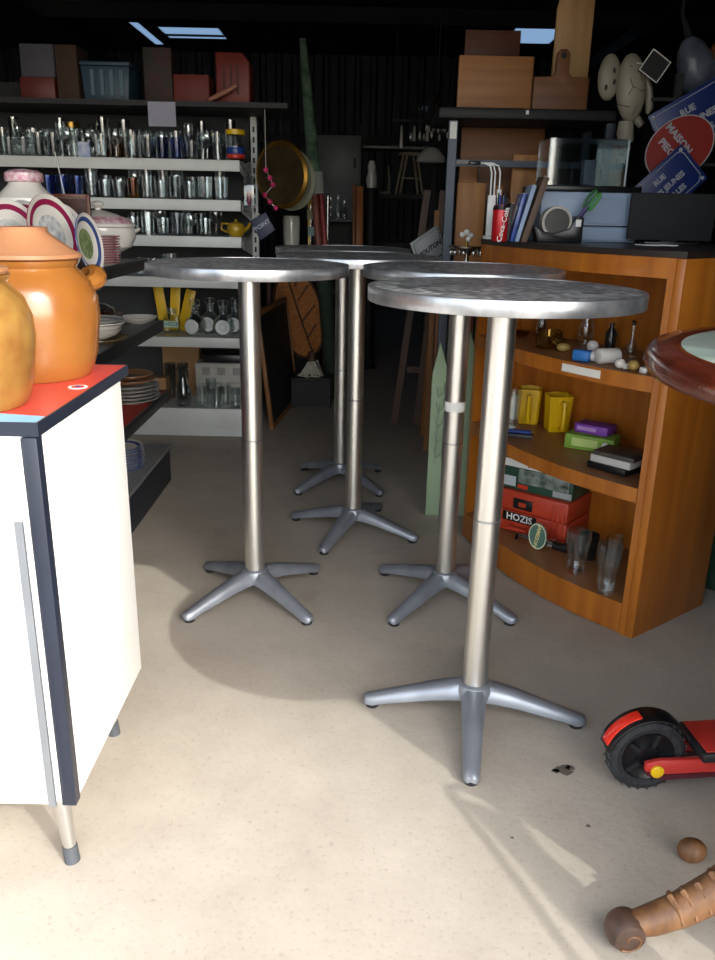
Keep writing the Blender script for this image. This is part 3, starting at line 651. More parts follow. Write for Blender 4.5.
def decanter(loc, lb):
    t = thing('decanter', lb, 'decanter', loc, rz(rnd.uniform(-.3, .3)), 'round decanters on the lowest shelf')
    part('body', MB().lathe([(0, 0), (.03, 0), (.055, .02), (.066, .055), (.058, .09), (.03, .115), (.022, .125), (.022, .15), (.028, .158), (.024, .158), (.018, .125), (.05, .088), (.058, .055), (.048, .022), (0, .01)], 22, sy=.8), G1, t)
    part('medallion', MB().lathe([(0, 0), (.036, 0), (.042, .003), (.036, .007), (.022, .005), (.018, .009), (0, .009)], 12, 0, Matrix.Translation((0, -.050, .056)) @ Matrix.Rotation(PI / 2, 4, 'X')), mat('frosted_glass', 'd5dadb', .25, var=.05), t)
    part('stopper', MB().lathe([(0, .15), (.017, .152), (.018, .16), (.03, .172), (.03, .195), (.02, .205), (0, .207)], 16), G1, t)
for k, (px, dy) in enumerate(((196, .08), (224, .08), (211, .2), (236, .2))):
    decanter((at(px, 338, GY + dy).x, GY + dy, GZ[1] + .001), ['front left', 'front right', 'back left', 'back right'][k] + ' of the four round glass decanters on the lowest shelf')
# base shelf
glass_row(0, GY + .28, ['tv', 'tv', 'tv', 'tv'], fx(143), fx(178), 'back')
single('cardboard_box', MB().box(-.11, .11, -.04, .04, 0, .30), CARD, 'brown cardboard box standing at the back of the base shelf', 'box', (at(184, 400, GY + .36).x, GY + .365, GZ[0] + .001), bevel=.002)
single('cardboard_box', MB().box(-.06, .06, -.05, .05, 0, .15), CARD, 'small tan cardboard box behind the bulbous glass vase', 'box', (at(160, 400, GY + .2).x, GY + .17, GZ[0] + .001), bevel=.002)
single('glass_vase', vasem(.22, .05, G2), None, 'bulbous clear glass vase with narrow neck on the base shelf', 'vase', (at(184, 410, GY + .08).x, GY + .08, GZ[0] + .001))
for k, z in enumerate((0, .115)):
    bx = thing('white_box', ('lower' if k == 0 else 'upper') + ' white carton of the stack on the base shelf', 'box', (at(222, 400, GY + .26).x, GY + .27, GZ[0] + .001 + z), group='white cartons on the base shelf')
    part('carton', MB().box(-.14, .14, -.075, .075, 0, .113), mat('grey_white_card', 'b5b3ac', .7), bx, bevel=.002)
    for i in range(3): part('printed_square', MB().box(-.10 + i * .09, -.055 + i * .09, -.0765, -.0755, .045, .09), mat('pale_grey_print', '8d8c88', .7), bx)
single('black_tray', MB().box(-.13, .13, -.06, .06, 0, .05), BLACKP, 'black plastic tray on top of the white cartons', 'tray', (at(225, 350, GY + .26).x, GY + .27, GZ[0] + .231), bevel=.01)
for k, (px, dy) in enumerate(((203, .07), (212, .15), (217, .05), (226, .13), (236, .05))):
    mug_thing('beer_mug', ['leftmost clear beer mug before the white cartons', 'tall clear beer mug behind the others before the white cartons', 'third clear beer mug from left before the white cartons', 'fourth clear beer mug from left before the white cartons', 'rightmost clear beer mug before the white cartons'][k], 'mug', (at(px, 410, GY + dy).x, GY + dy, GZ[0] + .001), .115 if k != 1 else .15, .033, G1, yaw=[2.6, .2, 2.2, .4, 2.4][k], group='beer mugs on the base shelf')
# things on the black top shelf
ZT = 1.771
def on_top(px0, px1, py, Y=GY + .2): a = at(px0, py, Y); b = at(px1, py, Y); return (a.x + b.x) / 2, abs(b.x - a.x), a.z
DREDM = mat('faded_red_plastic', '5c2018', .5, var=.1); DBLUE = mat('dusty_blue_plastic', '2b4556', .5, var=.1)
x, wd, z = on_top(28, 62, 80); single('red_crate', MB().box(-wd / 2, wd / 2, -.12, .12, 0, z - ZT), DREDM, 'dim red crate at the far left of the black top shelf', 'crate', (x, GY + .2, ZT), bevel=.006)
x, w2, z2 = on_top(27, 60, 47); single('grey_carton', MB().box(-w2 / 2, w2 / 2, -.11, .11, 0, z2 - z - .003), mat('dull_lilac_card', '45454d', .8), 'dull grey carton sitting on the red crate', 'box', (x, GY + .2, z + .001), bevel=.003)
x, wd, z = on_top(61, 82, 48); single('brown_carton', MB().box(-wd / 2, wd / 2, -.1, .1, 0, z - ZT), mat('brown_card', '3d2a1f', .8), 'tall brown carton between the red crate and the blue bin', 'box', (x, GY + .2, ZT), bevel=.003)
x, wd, z = on_top(87, 135, 65)
bn = thing('blue_bin', 'dusty blue plastic storage bin with pale stripes on the black top shelf', 'bin', (x, GY + .2, ZT))
part('tub', MB().prism([(-wd * .45, 0), (wd * .45, 0), (wd / 2, .17), (-wd / 2, .17)], -.12, .12, 0, Matrix.Rotation(PI / 2, 4, 'X')), DBLUE, bn, bevel=.008)
part('lid', MB().box(-wd / 2 - .004, wd / 2 + .004, -.125, .125, .171, .19), DBLUE, bn, bevel=.006)
for i in range(4): part('rib', MB().box(-wd * .3 + i * .05, -wd * .3 + i * .05 + .02, -.1275, -.1205, .03, .15), mat('pale_blue_plastic', '4a6470', .5), bn)
x, wd, z = on_top(146, 174, 50); single('floral_box', MB().box(-wd / 2, wd / 2, -.08, .08, 0, z - ZT), mat('dark_floral_print', '45222a', .7, col2='223022', scale=16), 'dark floral patterned box between the blue bin and red box', 'box', (x, GY + .2, ZT), bevel=.003)
x, wd, z = on_top(177, 212, 77); single('red_box', MB().box(-wd / 2, wd / 2, -.1, .1, 0, z - ZT), mat('red_card', '6c2216', .6), 'low red box on the black top shelf', 'box', (x, GY + .2, ZT), bevel=.004)
x, wd, z = on_top(218, 252, 55)
jc = thing('jerrycan', 'tall red plastic can with grooves on the black top shelf', 'jerrycan', (x, GY + .2, ZT))
part('body', MB().prism([(-wd / 2, 0), (wd / 2, 0), (wd / 2, .2), (wd * .3, z - ZT), (-wd / 2, z - ZT)], -.1, .1, 0, Matrix.Rotation(PI / 2, 4, 'X')), mat('red_can', '742417', .5), jc, bevel=.012)
for i in range(3): part('groove', MB().box(-.05 + i * .035, -.04 + i * .035, -.1035, -.1005, .05, .19), mat('deep_red', '481209', .6), jc)
single('baton', MB().tube([(-.07, 0, .012), (.03, 0, .06), (.075, 0, .085)], [.012, .011, .008], 10), mat('pale_stick', 'a8705a', .6), 'pale wooden stick lying before the red can', 'stick', (x - .045, GY + .03, ZT))
single('paper_notice', MB().box(-.07, .07, -.001, .001, 0, .115), mat('grey_paper', '9b9bab', .8), 'grey paper notice hanging from the black top shelf', 'notice', (at(162, 117, GY - .045).x, GY - .0425, 1.648))
single('dividing_rod', MB().tube([(0, 0, 0), (-.035, .01, .22)], .003, 6), WHITE, 'thin white rod leaning against the top glass shelf', 'rod', (at(64, 180, GY - .01).x, GY - .018, 1.297))
# ================================================================== THINGS ON THE ORANGE SHELF UNIT
def dsk(px, py, k, m=.05):
    v = zat(px, py, SZ[k]); r_ = Vector((v.x, v.y)) - A0
    s_, q_ = r_.dot(ud), r_.dot(nd)
    s_ = min(max(s_, .05 + m), SE - .03 - m); q_ = min(max(q_, BK + .015 + m), bow(s_) - .012 - m * .6)
    x, y = fp(s_, q_); return (x, y, SZ[k] + .001)
DA = math.atan2(ud.y, ud.x) - PI      # local +x runs along the unit from far to near
# --- top open shelf
tw = thing('gilt_ornament', 'tangled gilt leaf ornament at the left of the upper open shelf', 'ornament', dsk(548, 348, 2))
for i in range(16):
    a = rnd.uniform(0, 6.28); r = rnd.uniform(.02, .05); h = rnd.uniform(.03, .07)
    part('leaf', MB().tube([(0, 0, .012), (r * .5 * math.cos(a), r * .5 * math.sin(a), h), (r * math.cos(a + .4), r * math.sin(a + .4), h * .8), (r * 1.3 * math.cos(a + .8), r * 1.3 * math.sin(a + .8), h * .35)], [.004, .007, .007, .002], 6), GOLD, tw)
part('base', MB().lathe([(0, 0), (.04, 0), (.045, .008), (.02, .014), (0, .015)], 18), GOLD, tw)
single('brass_dish', MB().lathe([(0, 0), (.025, 0), (.04, .018), (.037, .018), (.022, .005), (0, .004)], 20), GOLD, 'shallow brass dish before the gilt ornament', 'dish', dsk(520, 336, 2))
single('golden_pebble', MB().ball((0, 0, .015), .024, .018, .015), mat('pale_gold_stone', 'a78c4a', .3, var=.15), 'smooth golden stone left of the blue block', 'stone', dsk(563, 352, 2))
single('blue_block', MB().box(-.028, .028, -.018, .018, 0, .034), mat('bright_blue_plastic', '2a72bd', .4), 'bright blue plastic block on the upper open shelf', 'block', dsk(582, 361, 2), rz(DA + .2), bevel=.006)
single('white_roll', MB().tube([(-.035, 0, .024), (.035, 0, .024)], .024, 18), PORC, 'cream cylinder lying on the upper open shelf', 'cylinder', dsk(607, 364, 2), rz(DA + 1.2), bevel=.004)
for k, (px, py, r, z) in enumerate(((594, 362, .017, 0), (598, 372, .015, 0), (614, 374, .016, 0), (592, 352, .019, 0))):
    p_ = dsk(px, py, 2); single('egg', MB().ball((0, 0, r), r * 1.1, r, r), PORC if k != 2 else mat('pale_gold_stone'), ['white egg between the blue block and the cream cylinder', 'white egg at the shelf front before the cream cylinder', 'golden egg right of the cream cylinder', 'white egg behind the blue block'][k], 'egg', p_, group='eggs on the upper open shelf')
single('glass_vase', vasem(.15, .028, G1), None, 'narrow clear vase behind the eggs on the upper open shelf', 'vase', dsk(600, 342, 2))
single('glass_vase', vasem(.13, .02, G2), None, 'small dark glass vase behind the gilt ornament', 'vase', dsk(574, 333, 2))
bo = thing('glass_bottle', 'small clear bottle at the right end of the upper open shelf', 'bottle', dsk(630, 357, 2, .03))
part('body', MB().lathe([(0, 0), (.02, 0), (.022, .03), (.012, .05), (.007, .06), (.006, .10), (.01, .105), (.008, .105), (.0045, .06), (.018, .03), (0, .006)], 18), G1, bo); part('stopper', MB().lathe([(0, .1), (.006, .102), (.01, .112), (0, .12)], 12), SILV, bo)
single('dark_bottle', MB().lathe([(0, 0), (.018, 0), (.02, .05), (.008, .07), (.008, .085), (0, .086)], 16), mat('dark_bottle_glass', '23201c', .15), 'squat dark bottle behind the right eggs', 'bottle', dsk(618, 347, 2))
for k, (px, py, a) in enumerate(((628, 369, .4), (640, 374, 1.1))):
    single('paper_figure', MB().prism([(-.025, -.008), (.02, -.012), (.028, .006), (-.01, .014)], 0, .016), PAPER, ['folded white paper piece beside the clear bottle', 'folded white paper piece near the right stile'][k], 'paper', dsk(px, py, 2), rz(a), 'folded papers on the upper open shelf', bevel=.003)
single('dark_tray', MB().box(-.06, .06, -.045, .045, 0, .008), mat('dark_slate', '2b2724', .5), 'thin dark slate under the glass pieces at the shelf right', 'tray', dsk(604, 350, 2)[:2] + (SZ[2] - .0075,), rz(DA)) if False else None
# --- middle shelf
mg = mug_thing('mug', 'white mug with red emblem behind the nearest table pole', 'mug', dsk(476, 404, 1, .042), .085, .036, PORC, yaw=2.2)
part('red_emblem', MB().lathe([(0, 0), (.018, 0), (.018, .0015), (0, .0015)], 18, 0, Matrix.Rotation(R(-28), 4, 'Z') @ Matrix.Translation((0, -.0358, .045)) @ Matrix.Rotation(PI / 2, 4, 'X')), mat('dark_red_print', '8f1f2c', .4), mg)
single('drinking_glass', tumb(.15, .03), None, 'tall clear tumbler left of the yellow pitchers', 'glass', dsk(511, 430, 1))
def pitcher(px, py, lb, yaw):
    t = thing('yellow_pitcher', lb, 'pitcher', dsk(px, py, 1), rz(yaw), 'yellow plastic pitchers on the middle shelf')
    mb = MB(); w, h = .043, .135
    po = [(w * c, w * s) for c, s in ((-1, -.8), (-.8, -1), (.8, -1), (1, -.8), (1, .8), (.8, 1), (-.8, 1), (-1, .8))]
    ring = lambda z, k, d=0: [(x * k - (d if x > 0 else -d) * .0, y * k, z) for x, y in po]
    secs = [ring(0, .88), ring(.008, .92), ring(h * .5, .96), ring(h, 1.04), ring(h, .97), ring(.012, .86)]
    mb.loft(secs); part('body', mb, YEL, t)
    part('handle', MB().tube([(0, -w * .98, h * .84), (0, -w - .03, h * .86), (0, -w - .036, h * .5), (0, -w - .03, h * .16), (0, -w * .93, h * .13)], .009, 8, flat=1.0), YEL, t)
    part('spout', MB().prism([(-.018, w * 1.0), (.018, w * 1.0), (0, w * 1.0 + .02)], h - .03, h + .002), YEL, t)
pitcher(533, 421, 'yellow plastic pitcher partly behind the other yellow pitcher', R(-12)); pitcher(556, 430, 'front yellow plastic pitcher nearest the green box', R(4))
tr = thing('pen_tray', 'dark grey tray holding blue pens left of the yellow pitchers', 'tray', dsk(519, 437, 1), rz(DA + .6))
part('tray', MB().box(-.05, .05, -.022, .022, 0, .014), mat('dark_grey_plastic', '33353a', .5), tr, bevel=.004)
for k in range(3): part('pen', MB().tube([(-.04, -.012 + .012 * k, .02), (.042, -.012 + .011 * k, .021)], .0045, 8), BLUEG, tr)
gb = thing('green_carton', 'flat lime green carton under the purple box', 'box', dsk(592, 448, 1), rz(DA + .38))
part('carton', MB().box(-.085, .085, -.05, .05, 0, .05), mat('lime_card', '7fa53a', .6, var=.05), gb, bevel=.002)
part('printed_panel', MB().box(-.06, .03, -.0512, -.0502, .012, .04), mat('pale_lime_print', 'b9cf7a', .6), gb)
part('printed_dot', MB().lathe([(0, 0), (.012, 0), (.012, .001), (0, .001)], 16, 0, Matrix.Translation((.055, -.0502, .026)) @ Matrix.Rotation(PI / 2, 4, 'X')), PAPER, gb)
p_ = dsk(592, 446, 1); pu = thing('purple_carton', 'purple carton lying on the lime green carton', 'box', (p_[0] + .004, p_[1] - .004, SZ[1] + .0525), rz(DA + .22))
part('carton', MB().box(-.06, .06, -.04, .04, 0, .03), mat('violet_card', '7d3aa6', .5, var=.06), pu, bevel=.002)
part('printed_strip', MB().box(-.05, .02, -.0412, -.0402, .009, .022), mat('lilac_print', 'b48ccc', .6), pu)
p_ = dsk(618, 474, 1)
for k, (lb, m, wx, h) in enumerate((('black disc case at the bottom of the stack by the stile', BLACKP, .055, .022), ('white disc case on the black disc case', mat('grey_white_case', 'b9b8b4', .5), .05, .024), ('black disc case on top of the white case', mat('case_cover', '4a463f', .5, col2='2c2a28', scale=20), .05, .014))):
    single('disc_case', MB().box(-wx, wx, -.07, .07, 0, h), m, lb, 'case', (p_[0] + .006 + .004 * k, p_[1] + .05 - .004 * k, SZ[1] + .001 + (0, .0225, .047)[k]), rz(DA + 1.6 + .06 * k), 'disc cases on the middle shelf', bevel=.002)
# --- bottom shelf: tool case, drill box, tap badge, glasses
tc = thing('tool_case', 'red orange plastic tool case with black latch under the green drill box', 'tool case', (.70, 2.905, SZ[0] + .001), rz(DA + .22))
REDC = mat('red_orange_plastic', 'b93c22', .45, var=.06)
part('lower_shell', MB().box(-.17, .17, -.11, .11, 0, .085), REDC, tc, bevel=.008); part('upper_shell', MB().box(-.17, .17, -.11, .11, .0865, .165), REDC, tc, bevel=.008)
for sx in (-.155, -.135, .115, .135, .155): part('rib', MB().box(sx - .005, sx + .005, -.1155, -.1105, .01, .155), REDC, tc, bevel=.002)
lt = part('latch', MB().box(-.05, .03, -.1165, -.1105, .1, .14), BLACKP, tc, bevel=.003); part('latch_button', MB().box(-.025, .005, -.119, -.117, .112, .128), REDC, lt)
np_ = part('name_plate', MB().box(-.09, .05, -.1135, -.1105, .045, .08), BLACKP, tc); text('HOZIS', .038, PAPER, np_, (-.02, -.1142, .0625), (PI / 2, 0, 0), bold=.0006)
part('side_latch', MB().box(-.1755, -.1705, -.04, .03, .09, .13), BLACKP, tc)
part('handle', MB().tube([(-.05, -.112, .03), (-.05, -.135, .026), (.03, -.135, .026), (.03, -.112, .03)], .007, 8), REDC, tc)
GRB = mat('dark_green_card', '1f4433', .5, var=.1)
db = thing('drill_box', 'dark green drill box with printed tool lying on the red tool case', 'box', (.70, 2.905, SZ[0] + .168), rz(DA + .27))
part('carton', MB().box(-.165, .165, -.095, .095, 0, .12), GRB, db, bevel=.002)
fp1 = part('white_strip', MB().box(-.163, .163, -.0965, -.0955, .088, .117), PAPER, db); text('BOSCH', .022, mat('red_ink', 'b3242c', .5), fp1, (.02, -.0972, .102), (PI / 2, 0, 0), bold=.0006)
part('tool_print', MB().box(-.05, .15, -.0965, -.0955, .03, .085), mat('tool_photo_print', '9aa39c', .5, col2='1c3329', scale=30), db)
part('white_label', MB().box(-.15, -.06, -.0965, -.0955, .012, .05), mat('grey_blue_label', 'b8c2c6', .5), db); part('red_label', MB().box(-.05, -.01, -.0965, -.0955, .008, .024), REDP, db)
part('top_print', MB().box(-.12, .12, -.06, .06, .1202, .121), mat('grey_print', '8c9490', .5, col2='3a4a42', scale=20), db)
part('grey_corner', MB().box(.09, .163, -.0965, -.0955, .006, .028), mat('silver_print', '9c9fa2', .5), db)
jt = thing('beer_tap', 'chrome beer tap lying on its side with an oval green badge', 'beer tap', dsk(540, 548, 0), rz(DA + .15))
part('tap_body', MB().tube([(-.09, 0, .022), (-.02, 0, .024), (.04, 0, .026)], [.008, .013, .017], 14), CHROME, jt); part('spout', MB().tube([(-.085, 0, .022), (-.1, 0, .02), (-.105, 0, .003)], [.007, .007, .005], 10), BLACKP, jt)
part('coupling', MB().lathe([(.012, 0), (.024, 0), (.024, .02), (.012, .02)], 12, 0, Matrix.Translation((.04, 0, .026)) @ Matrix.Rotation(PI / 2, 4, 'Y'), close=True), CHROME, jt)
part('handle', MB().tube([(.06, 0, .026), (.12, .01, .03)], [.014, .02], 12), BLACKP, jt)
bd = part('badge', MB().lathe([(0, 0), (.036, 0), (.038, .003), (.036, .006), (0, .006)], 28, 0, Matrix.Translation((.0, -.02, .052)) @ Matrix.Rotation(PI / 2, 4, 'X'), sx=1.0, sy=1.35), mat('badge_green', '4f6f64', .35), jt)
part('badge_ring', MB().lathe([(.033, .0062), (.036, .0062), (.036, .0075), (.033, .0075)], 28, 0, Matrix.Translation((.0, -.02, .052)) @ Matrix.Rotation(PI / 2, 4, 'X'), sx=1.0, sy=1.35, close=True), mat('badge_cream', 'd8d9b8', .4), bd)
text('JAMESON', .021, mat('badge_gold', 'e0d890', .4), bd, (0, -.0275, .052), (Euler((PI / 2, 0, 0)).to_matrix() @ Euler((0, 0, R(-100))).to_matrix()).to_euler(), bold=.0004)
def pint(px, py, lb, h=.15, r=.042):
    single('pint_glass', MB().lathe([(0, 0), (r * .72, 0), (r * .74, .006), (r * .8, h * .5), (r, h * .8), (r * .96, h), (r * .93, h), (r * .96, h * .8), (r * .76, h * .5), (r * .68, .012), (0, .01)], 28), G1, lb, 'glass', dsk(px, py, 0), group='pint glasses on the bottom shelf')
pint(575, 572, 'clear pint glass beside the beer tap on the bottom shelf'); pint(605, 591, 'clear pint glass nearest the right stile on the bottom shelf', .165, .041)
single('small_glass', tumb(.11, .03), None, 'small clear tumbler behind the right pint glass', 'glass', dsk(612, 566, 0))
single('dark_cup', MB().lathe([(0, 0), (.03, 0), (.036, .09), (.033, .09), (.028, .006), (0, .006)], 20), mat('black_glaze', '1c1a1b', .2), 'black cup behind the left pint glass', 'cup', dsk(587, 558, 0))

# ================================================================== THINGS ON THE COUNTER
def ctr(px, Y): return (at(px, 250, Y).x, Y, CT)
PGREY = mat('printer_grey_white', '93a5bd', .45, var=.03)
pr = thing('printer', 'pale grey office printer with black top on the counter', 'printer', (at(582, 240, 2.98).x, 3.08, CT), rz(R(4)))
part('body', MB().box(-.175, .175, -.13, .13, 0, .165), PGREY, pr, bevel=.006)
part('top_cover', MB().box(-.178, .178, -.13, .13, .166, .186), BLACKP, pr, bevel=.005)
part('front_panel', MB().box(-.12, .13, -.135, -.1305, .062, .145), PGREY, pr, bevel=.002)
part('paper_tray', MB().box(-.17, .17, -.136, -.1305, .006, .05), PGREY, pr, bevel=.003); part('button', MB().lathe([(0, 0), (.006, 0), (.006, .003), (0, .003)], 12, 0, Matrix.Translation((.152, -.130, .12)) @ Matrix.Rotation(PI / 2, 4, 'X')), mat('mid_grey', '6f7780', .5), pr)
part('tray_gap', MB().box(-.172, .172, -.1335, -.1303, .0515, .056), DARK, pr)
part('output_slot', MB().box(-.10, -.02, -.1385, -.1362, .012, .018), DARK, pr)
mo = thing('monitor', 'black flat monitor seen from behind at the right of the counter', 'monitor', (at(668, 240, 2.89).x, 2.89, CT), rz(R(-6)))
part('panel', MB().box(-.14, .14, -.012, .012, .012, .165), mat('matt_black_plastic', '101012', .75), mo, bevel=.004); part('rear_housing', MB().box(-.10, .10, .0125, .04, .04, .14), BLACKP, mo, bevel=.008)
part('foot', MB().box(-.09, .09, -.06, .03, 0, .008), BLACKP, mo, bevel=.002); part('stem', MB().box(-.025, .025, -.0, .02, .0085, .0115), BLACKP, mo)
single('paper_sheet', MB().box(-.06, .06, -.03, .03, 0, .003), PAPER, 'flat white papers before the black monitor', 'paper', (at(662, 253, 2.66).x, 2.72, CT), rz(.2))
td = thing('tape_dispenser', 'black tape dispenser with roll and white sticker before the printer', 'tape dispenser', (at(558, 248, 2.80).x, 2.82, CT), rz(R(2)))
part('body', MB().prism([(-.075, 0), (.075, 0), (.075, .082), (.05, .086), (.03, .045), (-.02, .03), (-.06, .035), (-.085, .055), (-.088, .05)], -.03, .03, 0, Matrix.Rotation(PI / 2, 4, 'X')), BLACKP, td, bevel=.004)
rl = part('tape_roll', MB().lathe([(.042, -.02), (.05, -.02), (.05, .02), (.042, .02)], 32, 0, Matrix.Translation((-.012, 0, .066)) @ Matrix.Rotation(PI / 2, 4, 'X'), close=True), mat('tape_translucent', 'a9a59a', .35), td)
part('hub', MB().lathe([(0, -.022), (.0415, -.022), (.0415, .022), (0, .022)], 24, 0, Matrix.Translation((-.012, 0, .066)) @ Matrix.Rotation(PI / 2, 4, 'X')), BLACKP, rl)
part('sticker', MB().box(.048, .066, -.0312, -.0302, .052, .074), PAPER, td)
sc_ = thing('scissors', 'green and purple handled scissors standing in the tape dispenser', 'scissors', (at(563, 225, 2.86).x, 2.87, CT), (0, R(34), 0))
part('blade', MB().prism([(-.008, 0), (.008, 0), (.004, .12), (-.004, .12)], -.002, .002, 0, Matrix.Rotation(PI / 2, 4, 'X')), mat('violet_handle', '46386e', .4), sc_)
for s in (-1, 1):
    part('handle', MB().tube([(s * .009 + .008 * math.cos(a), 0, .165 + .032 * math.sin(a)) for a in [2 * PI * i / 14 for i in range(14)]], .005, 8, closed=True), mat('leaf_green_plastic', '3c8a34', .35) if s > 0 else mat('dark_green_plastic', '1f5a24', .35), sc_)
part('shank', MB().tube([(0, 0, .1), (0, 0, .14)], .008, 8), mat('violet_handle'), sc_)
cn = thing('cola_can', 'red cola can pen holder at the left end of the counter', 'can', (at(499, 240, 2.80).x, 2.80, CT))
cn.scale = (.86, .86, .95)
part('can', MB().lathe([(0, 0), (.026, 0), (.031, .008), (.031, .108), (.027, .118), (.027, .12), (.024, .118), (.024, .02), (0, .02)], 28), mat('cola_red', 'b8161c', .3, .2, var=.05), cn)
part('black_rim', MB().lathe([(.0313, .105), (.0318, .106), (.0285, .119), (.0278, .119)], 28), BLACKP, cn)
text('Coca-Cola', .027, PAPER, cn, (.006, -.0322, .056), (Euler((PI / 2, 0, 0)).to_matrix() @ Euler((0, 0, R(78))).to_matrix()).to_euler(), bold=.0004)
for k in range(6):
    a = k * 1.05; part('pen', MB().tube([(.012 * math.cos(a), .012 * math.sin(a), .03), (.021 * math.cos(a), .021 * math.sin(a), .145 + .008 * (k % 3))], .0035, 6), [BLACKP, BLUEG, DARK][k % 3], cn)
for k, (px, wd, h, m, lb, tl, Y) in enumerate(((512, .012, .12, DARK, 'thin black book beside the cola can', 4, 2.84), (516, .014, .155, BLUEG, 'dark blue book leaning right on the counter', 12, 2.86), (521, .014, .185, mat('pale_blue_cover', '8fa3bd', .5), 'pale blue folder leaning right on the counter', 14, 2.87), (527, .02, .215, mat('brown_cover', '5c4636', .6), 'tall brown album leaning before the printer', 16, 2.87))):
    b_ = thing('book', lb, 'book', (at(px - 6, 248, Y).x - .012, Y, CT + .001), (0, R(tl), 0), 'books leaning on the counter')
    part('cover', MB().box(0, wd, -.05, .05, 0, h), m, b_, bevel=.001); part('pages', MB().box(.002, wd - .002, -.048, .048, h + .0001, h + .0012), PAPER, b_)
# acrylic case on the printer
ac = thing('acrylic_case', 'clear acrylic display case standing on the printer', 'display case', (at(578, 190, 3.1).x, 3.10, CT + .187))
aw, ah, adp = .135, .15, .10
for b in ((-aw, aw, -adp, -adp + .003, 0, ah), (-aw, aw, adp - .003, adp, 0, ah), (-aw, -aw + .003, -adp + .0031, adp - .0031, 0, ah), (aw - .003, aw, -adp + .0031, adp - .0031, 0, ah), (-aw, aw, -adp, adp, ah + .0002, ah + .003)):
    part('pane', MB().box(*b), GP, ac)
for sx in (-1, 1): part('corner_edge', MB().box(sx * aw - .0025, sx * aw + .0025, -adp - .002, -adp + .0, 0, ah), mat('acrylic_edge', 'a9b4b8', .2), ac)
single('grey_speaker', MB().box(-.022, .022, -.022, .022, 0, .09), mat('lilac_grey', '6f7480', .5), 'small grey block inside the acrylic case', 'block', (at(590, 170, 3.1).x, 3.12, CT + .1875), bevel=.003)

# white swan-neck lamp and silver centrepiece at the counter's left end
lp = thing('desk_lamp', 'white folding lamp with black head at the left end of counter', 'lamp', (.462, 3.045, CT), rz(R(8)))
part('base', MB().box(-.02, .06, -.02, .03, 0, .012), WHITE, lp, bevel=.003)
part('stand_plate', MB().box(-.018, .010, -.006, .006, .0125, .15), WHITE, lp, bevel=.002)
part('stand_plate', MB().box(.014, .028, -.008, .008, .0125, .17), WHITE, lp, bevel=.002)
for dx in (-.010, .003, .021): part('rod', MB().tube([(dx, 0, .10), (dx, 0, .225), (dx - .008, 0, .248), (dx - .03, 0, .256), (-.075, 0, .256)], .0028, 8), WHITE, lp)
part('head', MB().box(-.095, -.055, -.012, .012, .248, .262), BLACKP, lp, bevel=.004)
pd = thing('wooden_pedestal', 'narrow dark wooden pedestal under the silver centrepiece', 'pedestal', (.425, 3.40, 0))
part('column', MB().box(-.04, .04, -.04, .04, .0305, 1.03), WD, pd, bevel=.003); part('foot', MB().box(-.06, .06, -.06, .06, 0, .03), WD, pd, bevel=.003); part('cap', MB().box(-.055, .055, -.055, .055, 1.0305, 1.05), WD, pd, bevel=.003)
ce = thing('silver_centrepiece', 'ornate silver dish on a stem with white blossoms', 'centrepiece', (.425, 3.40, 1.051))
zc = .055
part('stem', MB().lathe([(0, 0), (.035, 0), (.035, .006), (.01, .02), (.008, .04), (.014, zc), (0, zc)], 24), SILV, ce)
part('dish', MB().lathe([(0, zc), (.015, zc), (.055, zc + .014), (.074, zc + .018), (.076, zc + .024), (.055, zc + .021), (0, zc + .008)], 32), SILV, ce)
for k in range(10):
    a = k * .63; part('drop', MB().lathe([(0, 0), (.006, .008), (.007, .02), (.003, .03), (0, .032)], 8, 0, Matrix.Translation((.064 * math.cos(a), .064 * math.sin(a), zc - .018))), SILV, ce)
for k, (dx, dz) in enumerate(((-.022, .068), (-.006, .078), (.012, .066), (.002, .052))): part('blossom', MB().ball((dx, -.01 * (k % 2), zc + dz), .012), PORC, ce)
part('blossom_stem', MB().tube([(0, 0, zc + .008), (-.004, 0, zc + .055)], .007, 8), GOLD, ce)

# ================================================================== CUTTING-BOARD RACK
RYK = 3.62
rk = thing('board_rack', 'grey steel rack with black shelf holding wooden cutting boards', 'rack', (.65, RYK, 0))
ork = Matrix.Translation((-.65, -RYK, 0)); RG = mat('grey_blue_steel', '3f4852', .45, .4, var=.08)
def RB(*a): return MB().box(*a, 0, ork)
for xx in (.348, 1.0): part('upright', RB(xx, xx + .035, RYK - .0, RYK + .035, 0, 1.62), RG, rk)
for xx in (.46, 1.0): part('upright', RB(xx, xx + .035, RYK + .37, RYK + .405, 0, 1.62), RG, rk)
part('black_shelf', RB(.30, 1.03, RYK - .03, RYK + .42, 1.625, 1.668), BLACK, rk, bevel=.01)
part('cross_bar', RB(.383, 1.0, RYK + .005, RYK + .03, 1.445, 1.47), RG, rk)
part('lower_shelf', RB(.30, 1.03, RYK - .0, RYK + .42, .93, .95), BLACK, rk)
part('white_clip', RB(.352, .38, RYK - .004, RYK - .0005, 1.55, 1.615), PAPER, rk); part('black_clip', RB(.384, .45, RYK - .012, RYK + .0, 1.452, 1.466), BLACKP, rk)
part('shelf_label', RB(.655, .667, RYK - .032, RYK - .0302, 1.645, 1.66), PAPER, rk)
W = [wood('board_tan', 'a5713f', '8a5a30', .55, 4, 0), wood('board_honey', 'b27c46', '946133', .55, 4, 2), wood('board_brown', '7d4f2d', '5f3a20', .55, 4, 0), wood('board_pale', 'c19a66', 'a98253', .55, 4, 2), wood('board_dark', '5e3520', '46261a', .5, 4, 0)]
